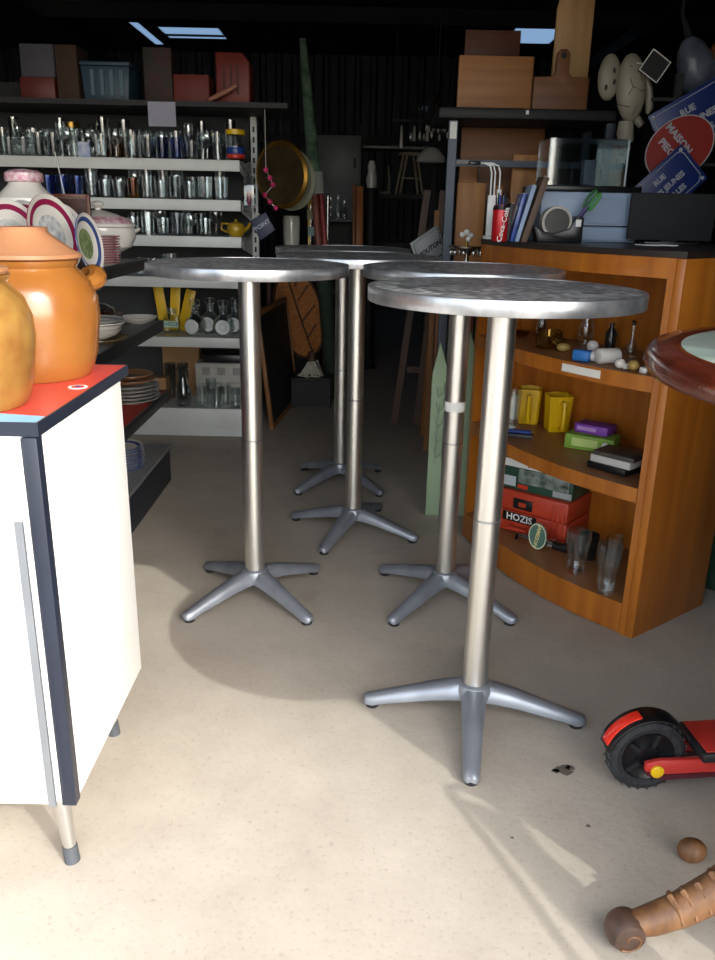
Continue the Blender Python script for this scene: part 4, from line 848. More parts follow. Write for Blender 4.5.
def board(px0, px1, py0, py1, Y, m, lb, th=.02, poly=None, z0=None, hole=None, lean=0):
    a = at(px0, py1, Y); b = at(px1, py0, Y); w_, h_ = b.x - a.x, b.z - a.z
    zz = a.z if z0 is None else z0
    if z0 is not None: h_ = b.z - z0
    t = thing('cutting_board', lb, 'cutting board', ((a.x + b.x) / 2, Y, zz), (R(-lean), 0, 0), 'wooden cutting boards on the rack')
    po = poly or [(-.5, 0), (.5, 0), (.5, 1), (-.5, 1)]
    part('board', MB().prism([(x * w_, z * h_) for x, z in po], -th / 2, th / 2, 0, Matrix.Rotation(PI / 2, 4, 'X')), m, t, bevel=.004)
    if hole: part('hanging_hole', MB().lathe([(0, 0), (.012, 0), (.012, .001), (0, .001)], 16, 0, Matrix.Translation((hole[0] * w_, -th / 2 - .0005, hole[1] * h_)) @ Matrix.Rotation(PI / 2, 4, 'X')), BLACK, t)
    return t
zs = 1.669
board(548, 598, -30, 112, RYK + .20, W[3], 'tall pale paddle board rising above the others', .022, [(-.5, 0), (.5, 0), (.5, .83), (.28, 1), (-.28, 1), (-.5, .74)], zs)
board(461, 521, 31, 112, RYK + .24, W[4], 'dark brown cutting board behind the big tan one', .022, None, zs)
board(456, 534, 57, 112, RYK + .10, W[0], 'wide tan cutting board at the left of the black shelf', .026, None, zs)
board(531, 592, 50, 112, RYK + .06, W[2], 'brown cutting board with short handle and hole', .022, [(-.5, 0), (.5, 0), (.5, .55), (.17, .56), (.12, .64), (.12, .93), (.06, 1), (-.06, 1), (-.12, .93), (-.12, .64), (-.17, .56), (-.5, .55)], zs, (0, .9))
zl = .951
board(452, 545, 129, 300, RYK + .30, W[2], 'large dark plank board hanging low behind the rack bar', .022, None, zl)
board(451, 486, 183, 300, RYK + .12, W[1], 'upright honey coloured board behind the white lamp', .026, None, zl)
board(487, 503, 186, 300, RYK + .16, W[0], 'narrow tan board behind the cola can', .02, None, zl)
board(502, 542, 155, 300, RYK + .08, W[1], 'honey coloured board under the grey rack bar', .022, None, zl)
board(452, 478, 160, 300, RYK + .22, W[0], 'tan board half hidden behind the left rack upright', .02, None, zl)
# knives/round handles above can
ju = thing('utensil_block', 'dark wooden block of small handles behind the cola can', 'utensil block', (at(503, 205, 3.42).x, 3.45, CT))
part('block', MB().box(-.035, .035, -.03, .03, 0, .10), WD, ju, bevel=.003)
for k in range(4): part('handle', MB().lathe([(0, .101), (.005, .101), (.006, .13), (.009, .15), (0, .158)], 10, 0, Matrix.Translation((-.026 + .017 * k, 0, 0))), WD, ju)

# ================================================================== SIGNS AND WALL OBJECTS ON THE RIGHT
SBL = mat('sign_blue_enamel', '182c68', .4, var=.06); SRED = mat('sign_red_enamel', '8c2318', .4, var=.06); SWH = mat('sign_white_enamel', 'a9abb2', .5)
sr = thing('sign_stand', 'dark metal stand behind the printer carrying the enamel signs', 'stand', (1.2, 3.42, 0))
part('post', MB().box(-.015, .015, -.015, .015, 0, 1.78), DARK, sr); part('post', MB().box(.255, .285, -.015, .015, 0, 1.78), DARK, sr)
for z in (1.22, 1.45, 1.68): part('hook_bar', MB().box(-.10, .34, -.034, -.0155, z, z + .012), DARK, sr)
for x in (-.015, .255): part('foot', MB().box(x, x + .03, -.06, .3, 0, .02), DARK, sr)
def street_sign(px, py, Y, w_, h_, ang, lines, lb):
    c = at(px, py, Y)
    t = thing('street_sign', lb, 'sign', tuple(c), (0, -ang, 0), 'enamel signs beside the printer')
    part('plate', MB().prism([(-w_ / 2, -h_ / 2), (w_ / 2, -h_ / 2), (w_ / 2, h_ / 2), (-w_ / 2, h_ / 2)], 0, .006, 0, Matrix.Rotation(PI / 2, 4, 'X')), SBL, t, bevel=.002)
    m_ = .014; b = MB(); i = .02
    pts = [(-w_ / 2 + m_ + i, h_ / 2 - m_), (w_ / 2 - m_ - i, h_ / 2 - m_), (w_ / 2 - m_ - i * .3, h_ / 2 - m_ - i * .3), (w_ / 2 - m_, h_ / 2 - m_ - i), (w_ / 2 - m_, -h_ / 2 + m_ + i), (w_ / 2 - m_ - i, -h_ / 2 + m_), (-w_ / 2 + m_ + i, -h_ / 2 + m_), (-w_ / 2 + m_, -h_ / 2 + m_ + i), (-w_ / 2 + m_, h_ / 2 - m_ - i), (-w_ / 2 + m_ + i * .3, h_ / 2 - m_ - i * .3)]
    part('white_border', MB().tube([(x, -.0065, z) for x, z in pts], .0018, 4, closed=True), SWH, t)
    for sx in (-1, 1):
        for sz in (-1, 1): part('screw', MB().ball((sx * (w_ / 2 - .016), -.0065, sz * (h_ / 2 - .016)), .008, .004, .008, 10), SWH, t)
    for k, s in enumerate(lines): text(s, h_ * .165, SWH, t, (-.01 + .012 * k, -.0072, h_ * .22 - h_ * .24 * k), (PI / 2, 0, 0), bold=.0012)
    return t
street_sign(694, 120, 3.37, .30, .20, R(31), ['RUE', 'DES JEUNES', 'FILLES'], 'blue enamel street sign behind the red oval sign')
ov = thing('oval_sign', 'red oval warning sign with white lettering between the blue signs', 'sign', tuple(at(679, 148, 3.345)), (0, R(-34), 0), 'enamel signs beside the printer')
part('plate', MB().lathe([(0, 0), (.138, 0), (.138, .005), (0, .005)], 48, 0, Matrix.Rotation(PI / 2, 4, 'X'), sx=1.0, sy=.78), SRED, ov)
part('white_border', MB().lathe([(.1335, .0052), (.138, .0052), (.138, .0065), (.1335, .0065)], 48, 0, Matrix.Rotation(PI / 2, 4, 'X'), sx=1.0, sy=.78, close=True), SWH, ov)
_er = (Euler((0, R(78), 0)).to_matrix() @ Euler((PI / 2, 0, 0)).to_matrix()).to_euler()
text('MAISON', .037, SWH, ov, (.012, -.0062, .03), _er, bold=.0012); text('PIEGEE', .037, SWH, ov, (-.038, -.0062, .01), _er, bold=.0012)
street_sign(667, 186, 3.31, .26, .17, R(45), ['RUE', 'DES JEUNES', 'FILLES'], 'lower blue enamel street sign overlapping the red oval sign')
# turtle with shell, hanging
tt = thing('turtle_sculpture', 'cream ceramic turtle with seamed shell standing on end beside boards', 'sculpture', tuple(at(627, 90, 3.55)))
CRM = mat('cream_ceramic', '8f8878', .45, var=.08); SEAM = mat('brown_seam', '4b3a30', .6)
sh_ = part('shell', MB().ball((0, 0, 0), .058, .04, .125, 24, 0, Matrix.Rotation(R(-6), 4, 'Y')), CRM, tt)
def seam(pts): part('seam', MB().tube([(x, -.041 * math.sqrt(max(.02, 1 - (x / .059) ** 2 - (z / .127) ** 2)), z) for x, z in pts], .0016, 5), SEAM, sh_)
seam([(-.045, .06), (-.02, .075), (.02, .05), (.045, .055)]); seam([(-.02, .03), (-.005, .0), (.035, -.015), (.05, -.005)]); seam([(-.005, 0), (-.018, -.03)]); seam([(-.05, -.06), (-.015, -.07), (.03, -.065), (.045, -.05)]); seam([(.02, .05), (.03, .02)]); seam([(.02, -.068), (.012, -.1)])
part('flipper', MB().tube([(.045, .01, .06), (.075, .015, .0), (.085, .01, -.07), (.08, .01, -.09)], [.014, .015, .016, .006], 10), CRM, tt)
part('flipper', MB().tube([(.03, .01, -.1), (.06, .01, -.13), (.07, .01, -.12)], [.018, .016, .006], 10), CRM, tt)
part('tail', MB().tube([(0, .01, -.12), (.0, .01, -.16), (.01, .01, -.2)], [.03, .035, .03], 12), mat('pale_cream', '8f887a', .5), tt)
part('mask', MB().ball((-.085, .02, .04), .045, .03, .085, 18), CRM, tt)
for q in ((-.075, .06), (-.07, .02), (-.1, .0)): part('mask_hole', MB().ball((q[0], -.007, q[1]), .006, .004, .011, 8), BLACK, tt)
part('support_rod', MB().tube([(0, .03, .05), (0, .06, -.1), (0, .06, -tt.location.z)], .006, 8), DARK, tt)
tt.location.y = 3.5
fw_ = thing('wire_frame', 'small tilted square wire frame hanging above the turtle', 'frame', tuple(at(655, 66, 3.44)), (0, R(32), 0))
part('border', MB().tube([(-.042, 0, -.042), (.042, 0, -.042), (.042, 0, .042), (-.042, 0, .042)], .003, 6, closed=True), PAPER, fw_); part('glass', MB().box(-.041, .041, -.001, .001, -.041, .041), BLACK, fw_)
part('string', MB().tube([(-.042, 0, -.02), (-.07, .05, -.02)], .0015, 5), PAPER, fw_)
es = thing('table_easel', 'small brass wire easel standing behind the printer', 'easel', (at(626, 180, 3.2).x, 3.24, CT))
part('leg', MB().tube([(-.045, 0, .18), (.015, -.02, .10), (.018, -.02, 0)], .0035, 6), GOLD, es); part('leg', MB().tube([(.035, .01, .17), (.015, .02, 0)], .0035, 6), GOLD, es); part('leg', MB().tube([(-.02, .03, .14), (-.02, .03, 0)], .0035, 6), GOLD, es); part('bar', MB().tube([(-.03, .02, .12), (.03, 0, .12)], .0035, 6), GOLD, es)
bg = thing('plastic_bundle', 'dim bluish plastic bundle at the right frame edge above the signs', 'bundle', tuple(at(697, 70, 3.6)), group=None)
part('bag', MB().ball((0, 0, 0), .075, .06, .13, 16, 0, Matrix.Rotation(R(-25), 4, 'Y')), mat('milky_plastic', '5b6270', .3, var=.2, scale=14, bump=.5, bscale=20), bg); part('tie', MB().tube([(-.04, 0, .1), (-.08, .02, .2), (-.09, .08, ZC - bg.location.z)], [.02, .008, .003], 8), DARK, bg)
part('orange_knob', MB().ball((.09, .01, .06), .05, .04, .05, 14), mat('dull_orange', '7c4a26', .5), bg)
# ================================================================== END OF THE WHITE SHELVING AND THE AISLE BEHIND
WOODN = wood('plain_wood', '9a6a3a', '7b5029', .55, 5); WOODD = wood('dark_wood', '56341f', '3d2314', .55, 5); WOODO = wood('orange_plank', '9c5a28', '7c431c', .5, 5)
# chalkboard leaning on the shelving end
cb = thing('chalkboard', 'black chalkboard in a wooden frame leaning on the white shelving end', 'chalkboard', (-.522, 4.68, 0))
P0, P1 = Vector((0, 0, 0)), Vector((.083, .88, 0)); U = Vector((-.078, 0, .70)); e1 = (P1 - P0).normalized(); e2 = U.normalized(); e3 = e1.cross(e2)
CM = Matrix(((e1.x, e2.x, e3.x, 0), (e1.y, e2.y, e3.y, 0), (e1.z, e2.z, e3.z, 0), (0, 0, 0, 1))); LW, LH = P1.length, U.length
part('slate', MB().box(.03, LW - .03, .03, LH - .03, -.006, .006, 0, CM), mat('slate_black', '1a1c20', .6, var=.2, scale=8), cb)
for b in ((0, .03, 0, LH), (LW - .03, LW, 0, LH)): part('frame_rail', MB().box(*b, -.012, .012, 0, CM), WOODN, cb, bevel=.003)
for b in ((.0305, LW - .0305, 0, .03), (.0305, LW - .0305, LH - .03, LH)): part('frame_rail', MB().box(*b, -.012, .012, 0, CM), WOODN, cb, bevel=.003)
# end posts with wood frame behind
fb = thing('screen_frame', 'narrow brown wooden screen leaning behind the chalkboard', 'screen', (-.66, 5.66, 0), (R(-3), 0, R(0)))
for x0 in (0, .10): part('rail', MB().box(x0, x0 + .03, 0, .02, 0, .95), WOODD, fb, bevel=.002)
for z in (.05, .9): part('rail', MB().box(.0305, .0995, 0, .02, z, z + .03), WOODD, fb)
part('foot_block', MB().box(.02, .12, -.08, -.001, 0, .05), WOODN, fb)
# oval wicker tray
wt = thing('wicker_tray', 'oval orange wicker tray with dark ribs leaning behind the tables', 'tray', (at(309, 315, 5.64).x, 5.64, .29), (R(-8), R(-13), R(10)))
WK = mat('orange_wicker', 'b9722f', .6, col2='8c5220', scale=60, bump=.5, bscale=140)
part('woven_panel', MB().lathe([(0, .27), (.16, .27), (.165, .275), (.16, .28), (0, .28)], 40, 0, Matrix.Translation((0, .275, .29)) @ Matrix.Rotation(PI / 2, 4, 'X'), sx=1.0, sy=1.85), WK, wt)
part('rim', MB().tube([(.163 * math.cos(2 * PI * i / 40), 0, .29 + .302 * math.sin(2 * PI * i / 40)) for i in range(40)], .010, 8, closed=True), mat('dark_cane', '4b2c15', .5), wt)
part('rib', MB().tube([(-.02, -.012, .57), (.0, -.016, .29), (.03, -.012, .02)], .007, 6), mat('dark_cane'), wt)
for z in (.13, .26, .40, .5): part('rib', MB().tube([(.01, -.014, z - .02), (.13 - abs(z - .29) * .2, -.012, z + .07)], .006, 6), mat('dark_cane'), wt)
mp_ = thing('string_mop', 'pile of off-white mop strings under the wicker tray', 'mop', (at(312, 352, 5.4).x, 5.36, .2015))
lc = thing('low_crate', 'low black crate on the floor under the mop strings', 'crate', (at(312, 352, 5.4).x, 5.38, 0))
for b in ((-.13, .13, -.10, -.09, 0, .18), (-.13, .13, .09, .10, 0, .18), (-.13, -.12, -.0895, .0895, 0, .18), (.12, .13, -.0895, .0895, 0, .18)): part('side', MB().box(*b), BLACK, lc)
part('lid', MB().box(-.135, .135, -.105, .105, .1805, .2), BLACK, lc, bevel=.003)
STR = mat('cotton_string', 'cfc9ba', .9, var=.15, scale=30); ms_ = MB()
for i in range(46):
    a = rnd.uniform(0, 6.28); r = rnd.uniform(.04, .085); b = a + rnd.uniform(-.5, .5); h_ = rnd.uniform(.02, .10)
    ms_.tube([(0.01 * math.cos(a), .01 * math.sin(a), .11), (r * .5 * math.cos(a), r * .5 * math.sin(a), h_), (r * math.cos(b), r * math.sin(b), .006), (r * 1.15 * math.cos(b + .3), r * 1.15 * math.sin(b + .3), .006)], .005, 5)
st_ = part('strings', ms_, STR, mp_); st_['kind'] = 'stuff'
part('mop_head', MB().lathe([(0, .1), (.03, .1), (.02, .16), (0, .165)], 14), WOODD, mp_)
# black cabinet with cards + white vase
bc = thing('narrow_cabinet', 'narrow black cabinet with price cards behind the left table', 'cabinet', (-.47, 5.92, 0))
part('body', MB().box(-.13, .13, -.12, .12, 0, 1.0), BLACK, bc, bevel=.004); part('top', MB().box(-.14, .14, -.13, .13, 1.0005, 1.02), BLACK, bc, bevel=.003)
part('post', MB().box(.085, .10, -.02, -.005, 1.0205, 1.42), mat('brass_strip', 'a88f4a', .4, .5), bc)
for k, (z, m_, dx) in enumerate(((1.33, mat('yellow_card', 'c9a850', .7), .0), (1.23, mat('cream_card', 'cfc9a8', .7), .005), (1.12, mat('pale_blue_card', 'a8c4cc', .7), .01))): part('price_card', MB().box(.075 + dx, .13 + dx, -.024, -.0205, z - .03, z + .03), m_, bc)
part('price_card', MB().box(-.05, .05, -.024, -.0205, 1.30, 1.36), PAPER, bc); part('card_rail', MB().box(-.13, .084, -.02, -.01, 1.27, 1.30), BLACK, bc)
single('white_vase', MB().lathe([(0, 0), (.045, 0), (.055, .01), (.06, .16), (.055, .2), (.05, .2), (.05, .02), (0, .02)], 28), PORC, 'white cylindrical vase on the narrow black cabinet', 'vase', (-.50, 5.88, 1.0205))
# brass trays on the shelving end
BRZ = mat('dull_bronze', '4e4028', .55, .5, var=.25, scale=7); GLD = mat('gold_rim', '84601f', .4, .7, var=.2, scale=10); CRMT = mat('cream_enamel', '7c7e68', .5, var=.1)
def wall_disc(name, lb, px, py, Y, r, ms, yaw, rimw=.02):
    c = at(px, py, Y); t = thing(name, lb, 'tray', tuple(c), (0, 0, yaw), 'trays hung under the black top shelf')
    Mx = Matrix.Rotation(PI / 2, 4, 'X')
    part('plate', MB().lathe([(0, 0), (r - rimw, 0), (r - rimw, .006), (0, .008)], 40, 0, Mx), ms[0], t)
    part('rim', MB().lathe([(r - rimw, .0), (r, .012), (r + .002, .018), (r - .004, .02), (r - rimw, .0085)], 40, 0, Mx, close=True), ms[1], t)
    part('hanging_chain', MB().tube([(0, -.008, r), (0, -.008, 1.745 - c.z)], .003, 6), DARK, t)
wall_disc('round_tray', 'big bronze tray with gold rim hanging at the shelving end', 281, 175, 4.66, .172, (BRZ, GLD), R(42))
wall_disc('round_tray', 'cream enamel tray behind the big bronze tray', 290, 180, 4.76, .160, (CRMT, CRMT), R(38))
bs = thing('bead_string', 'string of bright pink beads hanging before the bronze tray', 'beads', tuple(at(267, 168, 4.5)))
PK = mat('hot_pink', 'c02a62', .4)
b0 = at(267, 168, 4.5)
for q in ((266, 170), (270, 178), (273, 185), (265, 195), (270, 202), (276, 208)): part('bead', MB().ball(tuple(at(*q, 4.5) - b0), .014, n=12), PK, bs)
part('string', MB().tube([(-.01, .02, 1.745 - b0.z)] + [tuple(at(*q, 4.5) - b0) for q in ((266, 170), (270, 178), (273, 185), (265, 195), (270, 202), (276, 208))], .0015, 5), PAPER, bs)
hs_ = thing('hanging_sign', 'navy wooden tag with pale lettering hanging by a cord', 'sign', tuple(at(263, 226, 4.42)), (0, R(-32), 0))
part('tag', MB().prism([(-.05, -.055), (.045, -.05), (.05, .05), (-.045, .055)], 0, .008, 0, Matrix.Rotation(PI / 2, 4, 'X')), mat('navy_wood', '1f2742', .5), hs_, bevel=.002)
text('POINT', .03, mat('pale_ink', 'a8b0c4', .6), hs_, (0, -.0088, .005), (PI / 2, 0, 0))
part('cord', MB().tube([(-.035, -.004, .05), (-.06, .07, .15), (.02, -.004, .055)], .002, 5), PAPER, hs_)
pk_ = thing('hanging_pack', 'clear blister pack with pink toy at the shelving end', 'pack', (-.60, 4.46, 1.33))
part('blister', MB().box(-.03, .03, -.012, .012, -.09, .09), GP, pk_, bevel=.004); part('toy', MB().ball((0, 0, -.02), .014, .008, .04), mat('magenta_toy', '8e2346', .5), pk_); part('hook', MB().tube([(0, 0, .09), (-.05, .04, .16)], .002, 5), CHROME, pk_)
# rolled windbreak on poles
rw = thing('rolled_windbreak', 'green and white rolled cloth on tall pink poles leaning at back', 'windbreak', (-.205, 5.60, 0))
PKW = wood('pink_pole', '9a5a4c', '7d443a', .55, 5); RDW = mat('red_pole', '8a2f30', .5)
d_ = Vector((-.40, 5.60, 2.27)) - Vector((-.205, 5.60, 0))
MOT = mat('green_white_mottle', '6f8a74', .8, col2='27402f', scale=14, bump=.3, bscale=40)
part('pole', MB().tube([(0, 0, 0), tuple(d_ * .66)], .022, 12), PKW, rw); part('pole', MB().tube([(.045, .03, 0), tuple(d_ * .64 + Vector((.04, .03, 0)))], .02, 12), RDW, rw)
part('lower_sleeve', MB().tube([(.02, .015, .005), tuple(d_ * .40 + Vector((.02, .015, 0)))], .05, 12), mat('dark_green_cloth', '2a3a2c', .8), rw)
part('cloth_roll', MB().tube([tuple(d_ * t + Vector((.02, .01, 0)) * (1 - t)) for t in (.60, .66, .75, .9, 1.0)], [.03, .042, .04, .03, .022], 14), MOT, rw)
part('white_band', MB().tube([tuple(d_ * .602 + Vector((.03, -.01, 0))), tuple(d_ * .66 + Vector((.03, -.02, 0)))], .036, 12), mat('chalk_white', 'a9aca6', .8), rw)
br_ = thing('bent_cane', 'thin brown cane leaning beside the rolled windbreak', 'cane', (-.26, 5.78, 0))
part('shaft', MB().tube([(0, 0, 0), (-.02, .02, 1.0), (-.09, .03, 1.5), (-.13, .04, 1.75), (-.10, .04, 2.0)], [.009, .009, .009, .008, .006], 8), WOODO, br_)
cs = thing('chrome_stand', 'two chrome posts joined by a low bar behind the tables', 'stand', (at(319, 240, 6.3).x, 6.30, 0))
for x in (-.062, .064): part('post', MB().tube([(x, 0, .0), (x, 0, 1.36)], .011, 12), CHROME, cs); part('finial', MB().ball((x, 0, 1.368), .014), CHROME, cs)
part('bar', MB().tube([(-.06, 0, 1.20), (.06, 0, 1.20)], .007, 8), CHROME, cs); part('bar', MB().tube([(-.06, 0, .2), (.06, 0, .2)], .007, 8), CHROME, cs)
# grey lockers
lk = thing('metal_locker', 'dim grey metal locker with four doors against the back', 'locker', (-.23, 7.45, 0))
LG = mat('locker_grey', '6a7072', .5, .2, var=.08)
part('body', MB().box(-.2, .2, -.2, .2, 0, 1.86), LG, lk, bevel=.003)
for z0, z1 in ((.03, .62), (.64, 1.06), (1.08, 1.44), (1.46, 1.83)):
    d = part('door', MB().box(-.19, .19, -.212, -.201, z0, z1), LG, lk, bevel=.002); part('handle', MB().box(.14, .16, -.222, -.2125, (z0 + z1) / 2 - .04, (z0 + z1) / 2 + .04), DARK, d)
bl = thing('black_cabinet', 'low black open cabinet before the grey lockers', 'cabinet', (-.20, 6.72, 0))
for b in ((-.17, -.15, -.15, .15, 0, 1.18), (.15, .17, -.15, .15, 0, 1.18), (-.17, .17, -.15, .15, 1.1805, 1.20)): part('panel', MB().box(*b), mat('charcoal_board', '33373a', .5), bl)
for z in (.3, .62, .9): part('shelf', MB().box(-.1495, .1495, -.14, .15, z, z + .018), mat('charcoal_board'), bl)
part('back', MB().box(-.1495, .1495, .135, .15, 0, 1.18), BLACK, bl)
for k, (x, h_) in enumerate(((-.06, .16), (.0, .18), (.05, .14))):
    single('carafe', MB().lathe([(0, 0), (.022, 0), (.024, h_ * .5), (.01, h_ * .75), (.012, h_), (.009, h_), (.007, h_ * .75), (.02, h_ * .5), (0, .01)], 14), G1, ['left', 'middle', 'right'][k] + ' clear carafe on the low black open cabinet', 'carafe', (-.20 + x, 6.70, 1.201), group='carafes on the low black cabinet')
for k, (x0, wd, h_, m_) in enumerate(((-.066, .022, 1.46, WOODO), (-.038, .05, 1.44, wood('amber_plank', 'a9652c', '8a4c1d', .5, 5)))):
    single('plank', MB().box(0, wd, 0, .022, 0, h_), m_, ['thin orange plank leaning in the middle of the back aisle', 'wide amber plank beside the thin orange plank'][k], 'plank', (x0, 6.25, 0), (R(-4), 0, R(8)), 'planks leaning in the back aisle', bevel=.003)
wp = thing('white_bust', 'small white rounded bust above the planks at the back', 'bust', (.06, 6.80, 0))
part('bust', MB().lathe([(0, 1.44), (.035, 1.44), (.045, 1.5), (.03, 1.56), (.035, 1.6), (.02, 1.64), (0, 1.645)], 18), PORC, wp); part('column', MB().lathe([(0, 0), (.08, 0), (.06, .03), (.05, 1.40), (.06, 1.4395), (0, 1.4395)], 18), BLACK, wp)
# black rack with chairs at the back
kr = thing('storage_rack', 'black steel storage rack with white shelf edges at the far back', 'rack', (.30, 7.95, 0))
for x in (-.33, .33):
    for y in (-.2, .2): part('upright', MB().box(x - .018, x + .018, y - .018, y + .018, 0, 2.0), BLACK, kr)
for z in (.5, 1.0, 1.42): part('shelf', MB().box(-.311, .311, -.22, .22, z - .04, z), BLACK, kr)
part('top_shelf', MB().box(-.311, .311, -.22, .22, 1.80, 1.82), mat('pale_grey_board', '8f9292', .5), kr)
CRW = mat('cream_paint', 'b9ab92', .5, var=.1)
def stool(lb, x, y, z, s):
    t = thing('folding_stool', lb, 'stool', (x, y, z), rz(.3), 'stools on the storage rack')
    part('seat', MB().box(-.09 * s, .09 * s, -.07, .07, .34 * s, .36 * s), CRW, t, bevel=.004)
    for sx in (-1, 1):
        for sy in (-1, 1): part('leg', MB().bar((sx * .05 * s, sy * .05, .34 * s), (sx * .11 * s, sy * .06, 0.004), .016, .02), CRW, t)
    part('stretcher', MB().bar((-.08 * s, -.055, .14 * s), (.08 * s, -.055, .14 * s), .014, .014), CRW, t)
stool('cream wooden stool standing on the black storage rack', .42, 7.93, 1.421, 1.0)
for k, x in enumerate((.08, .20)):
    c_ = thing('candle_stand', ['left', 'right'][k] + ' slim cream candle stand on the storage rack', 'candle stand', (x, 7.85, 1.421), group='candle stands on the storage rack')
    part('base', MB().box(-.045, .045, -.03, .03, 0, .02), CRW, c_, bevel=.004); part('stem', MB().tube([(.03, 0, .02), (.032, 0, .12), (.02, 0, .24)], [.012, .01, .006], 10), CRW, c_)
# chandelier and hanging lampshade
ch = thing('chandelier', 'dark chandelier with glinting drops hanging at the back', 'chandelier', (at(437, 105, 6.4).x, 6.4, 0))
cz = at(437, 112, 6.4).z
part('chain', MB().tube([(0, 0, cz + .12), (0, 0, ZC)], .006, 6), DARK, ch); part('body', MB().lathe([(0, cz - .12), (.02, cz - .1), (.035, cz - .04), (.015, cz), (.04, cz + .05), (.012, cz + .12), (0, cz + .125)], 16), GOLD, ch)
for k in range(6):
    a = k * PI / 3 + .2; c, s = math.cos(a), math.sin(a)
    am = part('arm', MB().tube([(.02 * c, .02 * s, cz - .03), (.07 * c, .07 * s, cz - .07), (.12 * c, .12 * s, cz - .04), (.13 * c, .13 * s, cz + .01)], .005, 6), DARK, ch)
    part('cup', MB().lathe([(0, cz + .01), (.02, cz + .012), (.028, cz + .05), (.024, cz + .05), (0, cz + .02)], 10, 0, Matrix.Translation((.13 * c, .13 * s, 0))), G1, am)
    for j in range(2): part('drop', MB().lathe([(0, -.05), (.010, -.03), (.005, 0), (0, .002)], 6, 0, Matrix.Translation(((.07 + .05 * j) * c, (.07 + .05 * j) * s, cz - .09 - .05 * j))), PORC, am)
ls = thing('pendant_lamp', 'white pendant lampshade hanging low at the back right', 'lamp', (at(431, 158, 6.9).x, 6.9, 0))
lz = at(431, 162, 6.9).z
part('shade', MB().lathe([(.12, lz), (.11, lz + .04), (.05, lz + .10), (.02, lz + .11), (.016, lz + .105), (.045, lz + .093), (.105, lz + .037), (.115, lz)], 28, close=True), PORC, ls); part('cord', MB().tube([(0, 0, lz + .1), (0, 0, ZC)], .004, 6), BLACK, ls)
rl_ = thing('lamp_rail', 'dark rail hung with small spotlights and bottles at the back', 'rail', (at(418, 130, 7.4).x, 7.4, 0))
rzz = at(418, 122, 7.4).z
part('bar', MB().box(-.22, .22, -.012, .012, rzz, rzz + .02), DARK, rl_)
for k, x in enumerate((-.14, -.06, -.03, .02, .08)): part('hanging_glass', MB().lathe([(0, rzz - .02), (.008, rzz - .04), (.016, rzz - .13 - .03 * (k == 0)), (.014, rzz - .15 - .06 * (k == 0)), (0, rzz - .15 - .06 * (k == 0))], 10, 0, Matrix.Translation((x, 0, 0))), [PORC, G1][k % 2], rl_); part('hook', MB().tube([(x, 0, rzz), (x, 0, rzz - .03)], .003, 5), DARK, rl_)
for x in (-.2, .2): part('hanger', MB().tube([(x, 0, rzz + .02), (x, 0, ZC)], .004, 6), DARK, rl_)
# folded wooden trestle and easel sign
tr_ = thing('folded_trestle', 'brown wooden folded trestle left of the leaning sign', 'trestle', (.30, 4.85, 0), rz(R(-10)))
for x0, x1 in ((-.08, .06), (.06, .15)): part('leg', MB().bar((x0, 0, 0.004), (x1, .05, 1.38), .04, .028), WOODD, tr_)
for z in (.35, .8, 1.15): part('cross_rail', MB().bar((-.05 + z * .1, .01 + z * .03, z), (.08 + z * .07, .01 + z * .03, z), .02, .04), WOODD, tr_)
ea = thing('easel', 'light wooden easel post behind the leaning sign', 'easel', (.375, 4.30, 0))
part('post', MB().box(-.014, .014, -.01, .01, 0, 1.27), WOODN, ea, bevel=.002); part('post', MB().box(.02, .05, .0, .02, 0, 1.08), WOODO, ea, bevel=.002); part('ledge', MB().box(-.13, .015, -.04, -.0105, .86, .88), WOODN, ea); part('rear_leg', MB().bar((0, .01, 1.1), (.0, .32, 0.004), .02, .02), WOODN, ea); part('cross_rail', MB().box(-.0145, .0195, .0105, .02, .5, .54), WOODN, ea)
_sm = Matrix.Rotation(R(38), 3, 'Z') @ Matrix.Rotation(R(-27), 3, 'Y'); _so = at(437, 225, 4.18) - _sm @ Vector((0, 0, .335))
sg = thing('lettered_sign', 'white sign with black lettering propped on the wooden easel', 'sign', tuple(_so), tuple(_sm.to_euler()))
part('panel', MB().box(-.19, 0, -.006, .006, .02, .335), mat('sign_cream', 'b5b9b8', .5), sg, bevel=.002)
INK = mat('black_ink', '1b1d20', .6)
part('border', MB().tube([(-.18, -.0066, .01), (-.01, -.0066, .01), (-.01, -.0066, .325), (-.18, -.0066, .325)], .002, 4, closed=True), INK, sg); part('dividing_line', MB().box(-.178, -.012, -.0072, -.0062, .19, .196), INK, sg)
text('MOUTON', .036, INK, sg, (-.095, -.0072, .255), (PI / 2, 0, R(0)), bold=.001); text('10', .09, INK, sg, (-.095, -.0072, .10), (PI / 2, 0, 0), bold=.001)
# pale green hook stand
gs = thing('hook_stand', 'pale green wooden stand with pointed boards and wire hooks', 'stand', (.40, 3.30, 0))
PGR = mat('pale_green_paint', '93a888', .6, var=.08, scale=4)
def picket(x0, x1, h0, h1, nm): part(nm, MB().prism([(x0, 0), (x1, 0), (x1, h0), ((x0 + x1) / 2 - .008, h1), (x0, h0)], -.009, .009, 0, Matrix.Rotation(PI / 2, 4, 'X')), PGR, gs, bevel=.002)
picket(-.10, -.03, .62, .755, 'board'); picket(.035, .078, .70, .80, 'board')
part('cross_rail', MB().box(-.0295, .0345, -.006, .006, .25, .29), PGR, gs); part('cross_rail', MB().box(-.0295, .0345, -.006, .006, .05, .09), PGR, gs)
part('foot', MB().box(-.10, .07, .0095, .03, 0, .02), PGR, gs)
wr = mat('wire_grey', '8f9a90', .4, .6)
for i in range(5):
    z = .30 + i * .065
    part('wire_hook', MB().tube([(-.04 - .002 * i, -.01, z + .03), (-.05, -.05, z), (-.075, -.07, z - .02), (-.085, -.06, z + .02)], .002, 5), wr, gs)
